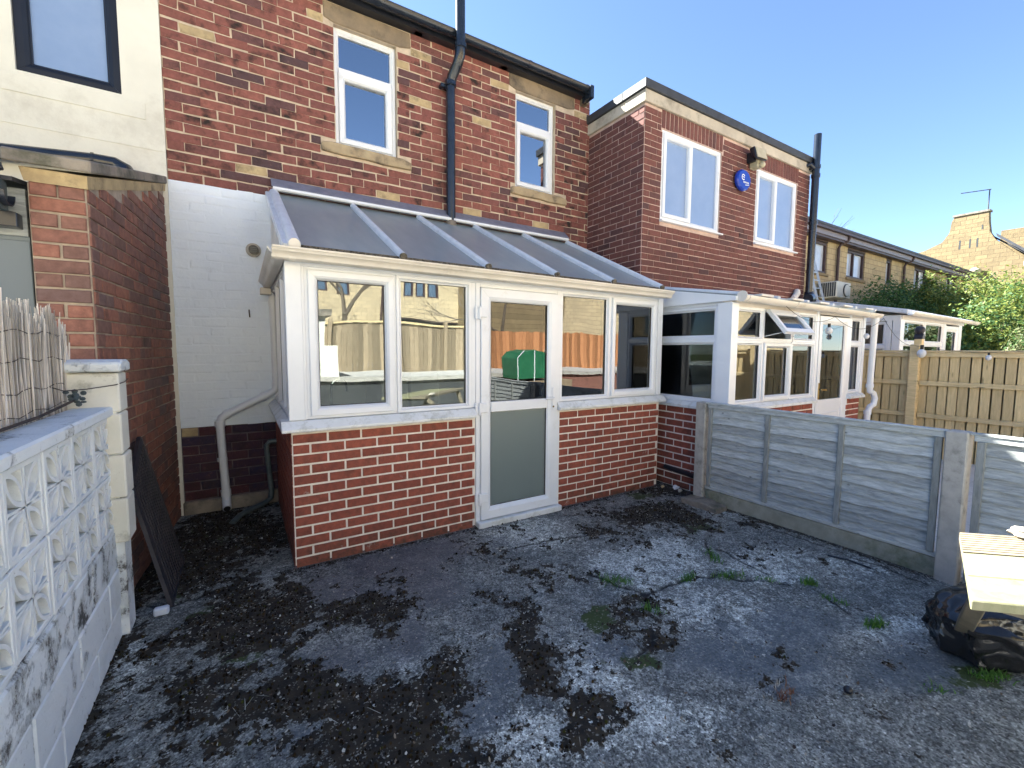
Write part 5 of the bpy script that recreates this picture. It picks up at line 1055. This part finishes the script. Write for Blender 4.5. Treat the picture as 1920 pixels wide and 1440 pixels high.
# ================================================================ STONE OFFICE BUILDING (far)
OB = thing('stone_building', (26, 8, -.1), 'long two storey buff stone building with brown window frames and grey fascia beyond the hedge', 'building')
fo3 = F((14, 8, 0))
wins = [(17.30, 18.82, 4.42, 5.56, 2), (20.45, 22.08, 4.46, 5.54, 2), (24.25, 24.85, 4.5, 5.56, 1), (27.6, 29.3, 4.5, 5.58, 2), (32.3, 33.9, 4.5, 5.56, 2), (19.2, 20.3, 1.2, 2.6, 2), (24.5, 26.0, 1.2, 2.6, 2)]
wallholes(MB(), fo3, 0, 21.4, -.2, 5.62, -.3, 0, [(a-14, b-14, c, d) for a, b, c, d, n in wins]).build('wall', 'office_stone', OB)
MB().box(14, 14.3, 8.3, 18, -.2, 5.62).build('end_wall', 'office_stone', OB)
for a, b, c, d, n in wins:
    wf = MB().ring(a, b, c, d, [(0, -.16), (0, -.04), (.09, -.04), (.09, -.16)], F((0, 8, 0)), 0).build('window', 'brown_trim', OB)
    MB().box(a+.08, b-.08, -.13, -.12, c+.08, d-.08, F((0, 8, 0))).build('pane', 'sky_pane', wf)
    if n == 2: MB().box((a+b)/2-.18, (a+b)/2-.10, -.16, -.035, c+.08, d-.08, F((0, 8, 0))).build('mullion', 'brown_trim', wf)
    MB().box(a-.05, b+.05, -.05, .05, c-.10, c, F((0, 8, 0))).build('sill', 'gable_stone', wf)
    if d > 4: MB().box(a, b, -.1, .003, d, 5.62, F((0, 8, 0))).build('header_panel', 'brown_trim', OB)
MB().box(-.1, 21.5, -.3, .28, 5.70, 5.92, fo3).build('fascia_board', 'violet_fascia', OB); MB().box(-.1, 21.5, -.3, .24, 5.62, 5.70, fo3).build('soffit_board', 'brown_trim', OB)
MB().box(-.1, 21.5, .28, .40, 5.86, 5.96, fo3).build('gutter', 'brown_trim', OB)
q = MB(); q.hexa([(13.8, 7.58, 5.96), (35.6, 7.58, 5.96), (35.6, 14, 8.0), (13.8, 14, 8.0), (13.8, 7.58, 6.04), (35.6, 7.58, 6.04), (35.6, 14, 8.1), (13.8, 14, 8.1)]); q.build('roof', 'slate', OB)
for x in (19.5, 26.1, 35.1): MB().tube([(x+.25, 7.66, 5.86), (x+.20, 7.72, 5.68), (x+.05, 7.88, 5.58), (x, 7.92, 5.45), (x, 7.92, .0)], .05, 8, up=(1, 0, .02)).build('downpipe', 'brown_trim', OB)
AC = thing('air_conditioner', (19.5, 7.8, 3.6), 'cream outdoor air conditioning unit with round fan on the stone building', 'air conditioner')
MB().box(18.0, 19.1, 7.30, 7.85, 3.45, 4.02).build('casing', 'ac', AC, bevel=.02)
fac = F((0, 7.298, 0)); MB().tube([fac(18.72, 0, 3.73), fac(18.72, .03, 3.73)], .23, 20).build('fan_grille', 'grille', AC); MB().tube([fac(18.72, .03, 3.73), fac(18.72, .045, 3.73)], .20, 20).build('fan', 'ac', AC)
for k in range(7): MB().box(17.975, 18.0, 7.33+k*.07, 7.37+k*.07, 3.49, 3.98).build('louvre', 'grille', AC)
MB().tube([(18.6, 7.9, 3.9), (18.6, 7.9, 4.1)], .02, 6).build('cable', 'brown_trim', AC)
LD = thing('ladder', (17.3, 7.4, 2), 'grey aluminium ladder leaning on the stone building beside the black soil pipe', 'ladder')
for dxx in (0, .45): MB().bar((17.35+dxx, 7.0, 1.0), (17.05+dxx, 7.85, 4.75), .05, .07).build('rail', 'alu', LD)
for k in range(13): P = Vector((17.35, 7.0, 1.0)).lerp(Vector((17.05, 7.85, 4.75)), (k+.5)/13); MB().bar(P, P+Vector((.45, 0, 0)), .03, .03).build('rung', 'alu', LD)
# ================================================================ GABLED STONE HOUSE (far)
GB = thing('gabled_stone_house', (38, 7.5, -.1), 'far buff stone gabled house with tall tapering chimney gable and dark slate roof', 'house')
fgb = F((37, 0, 0), (0, -1, 0), (-1, 0, 0)); s_ = 37/36
gy = lambda y: -y*s_
gzf = lambda z: 1.5+(z-1.5)*s_
poly = [(14.5, 0), (14.5, 5.9), (11.6, 7.35), (10.0, 7.75), (9.25, 8.1), (8.96, 8.6), (8.90, 9.2), (8.78, 9.50), (7.40, 9.45), (7.36, 8.9), (7.28, 8.3), (7.05, 7.85), (6.3, 7.0), (5.2, 6.0), (4.0, 5.0), (3.2, 4.4), (3.2, 0)]
MB().prism([(gy(a), gzf(b) if b else -.2) for a, b in poly], -.45, 0, fgb).build('gable_wall', 'gable_stone', GB)
MB().box(gy(8.86), gy(7.34), -.5, .05, gzf(9.46), gzf(9.56), fgb).build('chimney_cap', 'coping', GB)
for yy in (8.47, 8.05, 7.75): MB().box(gy(yy)-.035, gy(yy)+.035, -.1, .004, gzf(7.55), gzf(8.05), fgb).build('slit', 'grille', GB)
MB().box(gy(7.6)-.03, gy(7.6)+.03, -.1, .004, gzf(8.5), gzf(8.75), fgb).build('slit', 'grille', GB)
MB().hexa([(37.3, 7.3*s_, gzf(8.1)), (47, 7.3*s_, gzf(8.1)), (47, 3.0*s_, gzf(4.3)), (37.3, 3.0*s_, gzf(4.3)), (37.3, 7.3*s_, gzf(8.2)), (47, 7.3*s_, gzf(8.2)), (47, 3.0*s_, gzf(4.4)), (37.3, 3.0*s_, gzf(4.4))]).build('roof', 'slate', GB)
MB().hexa([(36.8, 7.15, gzf(7.95)), (37.4, 7.15, gzf(7.95)), (37.4, 3.0*s_, gzf(4.15)), (36.8, 3.0*s_, gzf(4.15)), (36.8, 7.2, gzf(8.15)), (37.4, 7.2, gzf(8.15)), (37.4, 3.0*s_, gzf(4.35)), (36.8, 3.0*s_, gzf(4.35))]).build('verge', 'slate', GB)
MB().hexa([(37.3, 9.0*s_, gzf(7.9)), (47, 9.0*s_, gzf(7.9)), (47, 15*s_, gzf(5.6)), (37.3, 15*s_, gzf(5.6)), (37.3, 9.0*s_, gzf(8.0)), (47, 9*s_, gzf(8.0)), (47, 15*s_, gzf(5.7)), (37.3, 15*s_, gzf(5.7))]).build('roof', 'slate', GB)
MB().hexa([(41, 7.9, 6), (42.2, 7.9, 6), (42.2, 6.3, 6), (41, 6.3, 6), (41, 7.8, 9.2), (42.2, 7.8, 9.2), (42.2, 6.5, 9.2), (41, 6.5, 9.2)]).build('chimney_stack', 'gable_stone', GB)
MB().box(36.98, 37.0, 8.2, 10.6, 5.2, 5.45).build('window', 'grille', GB)
AE = MB().tube([(37.1, 7.66, 9.5), (37.1, 7.66, 10.95)], .03, 6).build('aerial_mast', 'grille', GB); MB().tube([(37.1, 7.6, 10.92), (36.6, 8.75, 10.92)], .025, 6).build('aerial_boom', 'grille', AE)
SD = MB(); SD.ball((36.85, 5.75, 6.45), .32, 14, 8, (.3, 1, 1)); SD.build('satellite_dish', 'ac', GB, smooth=True); MB().ball((36.8, 7.9, 6.3), .26, 12, 8, (1, 1, .8)).build('wall_lamp', 'lamp_cream', GB, smooth=True)

# ================================================================ FOLIAGE
def foliage(name, mats, blobs_, n, size, seed, parent, flat=.5):
    r = np.random.default_rng(seed); vol = np.array([b[3]*b[4]*b[5] for b in blobs_])**.67; cnt = (n*vol/vol.sum()).astype(int); V = []; Fc = []; MI = []
    for (cx, cy_, cz, rx, ry, rz_), c in zip(blobs_, cnt):
        d = r.normal(size=(c, 3)); d /= np.linalg.norm(d, axis=1)[:, None]; rad = r.uniform(.55, 1, c)**.5*(1+.16*np.sin(d[:, 0]*7+cx)*np.sin(d[:, 2]*6+cy_)+.10*np.sin(d[:, 1]*13+3*cx)+.08*r.normal(size=c))
        P = d*rad[:, None]*[rx, ry, rz_]+[cx, cy_, cz]
        for i in range(c):
            if P[i, 2] < .05: continue
            nrm = d[i]+r.normal(0, .6, 3)+[0, 0, .3]; nrm /= np.linalg.norm(nrm); t = np.cross(nrm, r.normal(size=3)); t /= np.linalg.norm(t); b = np.cross(nrm, t); s = size*r.uniform(.5, 1.3); o = len(V)
            V += [tuple(P[i]-t*s), tuple(P[i]-b*s*flat+nrm*s*.15), tuple(P[i]+t*s), tuple(P[i]+b*s*flat+nrm*s*.15)]; Fc.append((o, o+1, o+2, o+3)); MI.append(r.integers(0, len(mats)) if len(mats) > 1 else 0)
    me = bpy.data.meshes.new(name); me.from_pydata(V, [], Fc)
    for m in mats: me.materials.append(M[m])
    me.polygons.foreach_set('material_index', MI); me.update(); return link(name, me, parent)
def limbs(parent, base, tops, r0, mat='bark', name='trunk'):
    q = MB(); b = Vector(base); q.tube([b, b+Vector((.02, .03, .8))], [r0, r0*.8], 8)
    for t in tops: t = Vector(t); m = b.lerp(t, .5)+Vector((.1, -.05, .2)); q.tube([b+Vector((.02, .03, .7)), m, t], [r0*.7, r0*.45, r0*.15], 6)
    return q.build(name, mat, parent, smooth=True)
SH = [('shrub', (16.9, 6.3, 0), [(17.6, 6.2, 1.9, .8, .8, 1.6), (18.6, 6.2, 2.3, .9, .8, 1.6), (19.6, 6.2, 2.3, .9, .8, 1.6), (20.6, 6.1, 2.1, .8, .8, 1.6)], ['leaf_dark'], 15000, .055, 'dark green dense shrub at the left end of the hedge line, below the air conditioner'),
      ('shrub', (20.6, 6.2, 0), [(21.4, 5.9, 2.2, .9, .9, 1.9), (22.4, 5.9, 2.4, 1.0, .9, 1.8), (23.4, 5.9, 2.4, .9, .9, 1.8), (21.6, 5.8, 3.6, .25, .25, .9), (20.9, 6.3, 3.3, .25, .25, .9)], ['leaf_gold', 'leaf_gold', 'leaf_dark'], 16000, .06, 'yellow green shrub with upright tips, middle of the hedge line'),
      ('shrub', (23.5, 5.3, 0), [(24.8, 5.6, 2.4, 1.3, 1.1, 2.1), (26.4, 5.4, 2.5, 1.4, 1.1, 2.2), (28.2, 5.2, 2.5, 1.5, 1.1, 2.3), (30.2, 4.8, 2.6, 1.6, 1.1, 2.5)], ['leaf_gold', 'leaf_gold', 'leaf_gold', 'leaf_dark'], 24000, .07, 'broad golden green hedge shrub in front of the gabled house'),
      ('shrub', (19.5, 3.9, 0), [(18.9, 3.9, 1.5, 1.2, .9, 1.6), (20.2, 3.6, 1.7, 1.3, .9, 1.9), (21.5, 3.2, 1.8, 1.3, .9, 2.0), (23.0, 2.8, 1.8, 1.5, 1, 2.1)], ['leaf_gold', 'leaf_dark'], 17000, .06, 'lower mixed green shrub behind the far conservatory'),
      ('ivy_bush', (15.0, 1.9, 0), [(14.9, 2.05, 1.2, .65, .6, 1.05), (15.7, 1.6, 1.25, .8, .6, 1.15), (16.6, 1.1, 1.2, .9, .7, 1.25)], ['leaf_ivy', 'leaf_ivy', 'leaf_dark'], 14000, .045, 'dark variegated ivy bush at the right edge above the pine fence')]
for i, (nm, loc, bl, ms, n, sz, lb) in enumerate(SH):
    t = thing(nm, loc, lb, 'shrub', 'shrubs forming the hedge line'); foliage('foliage', ms, bl, n, sz, 40+i, t); limbs(t, loc, [(b[0], b[1], b[2]+b[5]*.4) for b in bl], .07)
def bare_tree(loc, h, seed, label, r0=.12, dens=6, name='bare_tree', spread=.55):
    t = thing(name, loc, label, 'tree'); q = MB(); tw = MB(); r = random.Random(seed)
    def grow(p, d, L, rad, lev):
        if lev > dens: return
        e = p+d*L; m = p.lerp(e, .5)+Vector((r.gauss(0, .04), r.gauss(0, .04), 0))*L
        (q if lev < 3 else tw).tube([p, m, e], [rad, rad*.8, rad*.65], 5 if lev < 3 else 3, False)
        for k in range(2 if lev < 1 else r.choice((2, 3, 3))):
            nd = (d+Vector((r.gauss(0, spread), r.gauss(0, spread), r.gauss(.12, spread*.6)))).normalized(); grow(e if k else m.lerp(e, .6), nd, L*r.uniform(.6, .85), rad*.6, lev+1)
    grow(Vector(loc), Vector((0, 0, 1)), h*.28, r0, 0)
    q.build('trunk', 'bark', t, smooth=True); tw.build('twigs', 'twig', t); return t
bare_tree((48, 17, 0), 11.5, 5, 'bare winter tree showing pale twigs beside the gabled house', .22, 6)
bare_tree((27, 14.2, 0), 11.3, 8, 'bare winter tree whose twig tips show above the stone building roof', .2, 6)

# ================================================================ GARDEN BEHIND THE CAMERA (seen mirrored in the glass)
SB = thing('stone_building', (10, -13, 0), 'sunlit buff stone building facing the house across the gardens', 'building')
fb = F((-14, -13, 0), (1, 0, 0), (0, 1, 0))
bw = [(2.6, 3.1, 3.9, 4.7), (3.45, 3.95, 3.82, 4.7), (6.45, 6.9, 3.85, 4.7), (7.0, 7.45, 3.85, 4.7), (7.55, 8.0, 3.85, 4.7), (14.5, 15.1, 3.85, 4.8), (-2, -1, 3.8, 4.8), (20, 21, 3.8, 4.8), (5.6, 12.5, 1.2, 2.75)]
wallholes(MB(), fb, 0, 50, -.2, 7.5, -.3, 0, [(a+14, b+14, c, d) for a, b, c, d in bw]).build('wall', 'sunny_stone', SB)
for a, b, c, d in bw:
    f_ = MB().ring(a+14, b+14, c, d, [(0, -.2), (0, -.03), (.06, -.03), (.06, -.2)], fb, 0).build('window', 'brown_trim', SB)
    MB().box(a+14.05, b+13.95, -.16, -.14, c+.05, d-.05, fb).build('pane', 'reflected_pane' if d > 3 else 'grille', f_)
MB().box(0, 50, -.3, .3, 7.5, 7.75, fb).build('gutter', 'brown_trim', SB)
MB().hexa([(-14.3, -12.6, 7.75), (36.3, -12.6, 7.75), (36.3, -18, 10.5), (-14.3, -18, 10.5), (-14.3, -12.6, 7.85), (36.3, -12.6, 7.85), (36.3, -18, 10.6), (-14.3, -18, 10.6)]).build('roof', 'slate', SB)
MB().tube([(5.3, -12.9, 2.2), (5.3, -12.9, 7.5)], .06, 8).build('downpipe', 'brown_trim', SB)
MB().box(22.9, 29, -2, .6, -.2, 7.4, fb).build('side_block', 'gable_stone', SB)
sheet('terrace', 'yard', [(-20, 30, -13, -2.85, .88)])
RW = thing('retaining_wall', (5, -2.7, 0), 'orange brick retaining wall with pale coping behind the yard', 'wall')
MB().box(4.6, 14, -2.85, -2.62, -.2, .86).build('wall', 'out_brick', RW); MB().box(-6, 4.598, -2.85, -2.62, -.2, .86).build('planks', 'grille', RW); MB().box(-6, 14, -2.90, -2.55, .86, .93).build('coping', 'post_conc', RW)  # left stretch ('planks'): dark colour stands in for shade, keeping its reflection dim
BF = thing('board_fence', (5, -6, .88), 'tall board fence behind the garden, brown on one half and orange on the other', 'fence'); x = -7.0; r = random.Random(5)
while x < 14:
    w = .125; hh = 2.14+r.uniform(-.02, .02); MB().box(x, x+w-.008, -6.0, -5.975-r.uniform(0, .012), .85, hh).build('board', 'orange_wood' if x > 6.1 else 'brown_wood', BF); x += w
for xx in (-5.2, -3.4, -1.6, .2, 2.0, 3.9, 5.2): MB().box(xx, xx+.1, -5.97, -5.87, .85, 2.3).build('post', 'brown_wood', BF)
MB().box(-7, 6.1, -6.02, -5.93, 2.15, 2.20).build('capping', 'tan_rail', BF)
GHs = thing('mini_greenhouse', (5.65, -2.6, .8), 'small green covered greenhouse standing on a dark planter', 'greenhouse')
gp_ = [(5.22, .86), (6.1, .86), (6.1, 1.32), (5.95, 1.46), (5.66, 1.52), (5.37, 1.46), (5.22, 1.32)]
MB().prism([(a, b) for a, b in gp_], -.35, .35, F((0, -2.1, 0), (1, 0, 0), (0, 1, 0))).build('cover', 'green_plastic', GHs, bevel=.01)
for xx in (5.24, 5.66, 6.08): MB().tube([(xx, -1.745, .8), (xx, -1.745, 1.34), (5.66+(xx-5.66)*.6, -1.745, 1.5)], .01, 5).build('pole', 'pvc', GHs)
PT = thing('planter', (6, -2.2, 0), 'dark wooden planter box holding the mini greenhouse', 'planter'); MB().box(5.1, 6.8, -2.5, -1.7, 0, .80).build('box', 'brown_wood', PT, bevel=.01)
SHd = thing('white_shed_wall', (.6, -2.3, 0), 'sunlit white rendered outbuilding with grey coping in the opposite garden', 'outbuilding')
MB().box(-1.4, 1.45, -5.0, -2.9, 0, 2.15).build('wall', 'render', SHd); MB().box(-1.5, 1.55, -5.1, -2.8, 2.15, 2.28).build('coping', 'coping', SHd); MB().box(1.45, 1.72, -3.2, -2.9, 0, 1.55).build('step', 'render', SHd)
MB().box(.2, 1.0, -2.9, -2.86, .1, 1.9).build('door', 'brown_wood', SHd)
bare_tree((2.9, -8.5, .8), 6.2, 15, 'bare spreading tree behind the board fence', .13, 6); bare_tree((8.6, -8, .8), 6.0, 19, 'slender bare tree behind the orange fence', .10, 5)
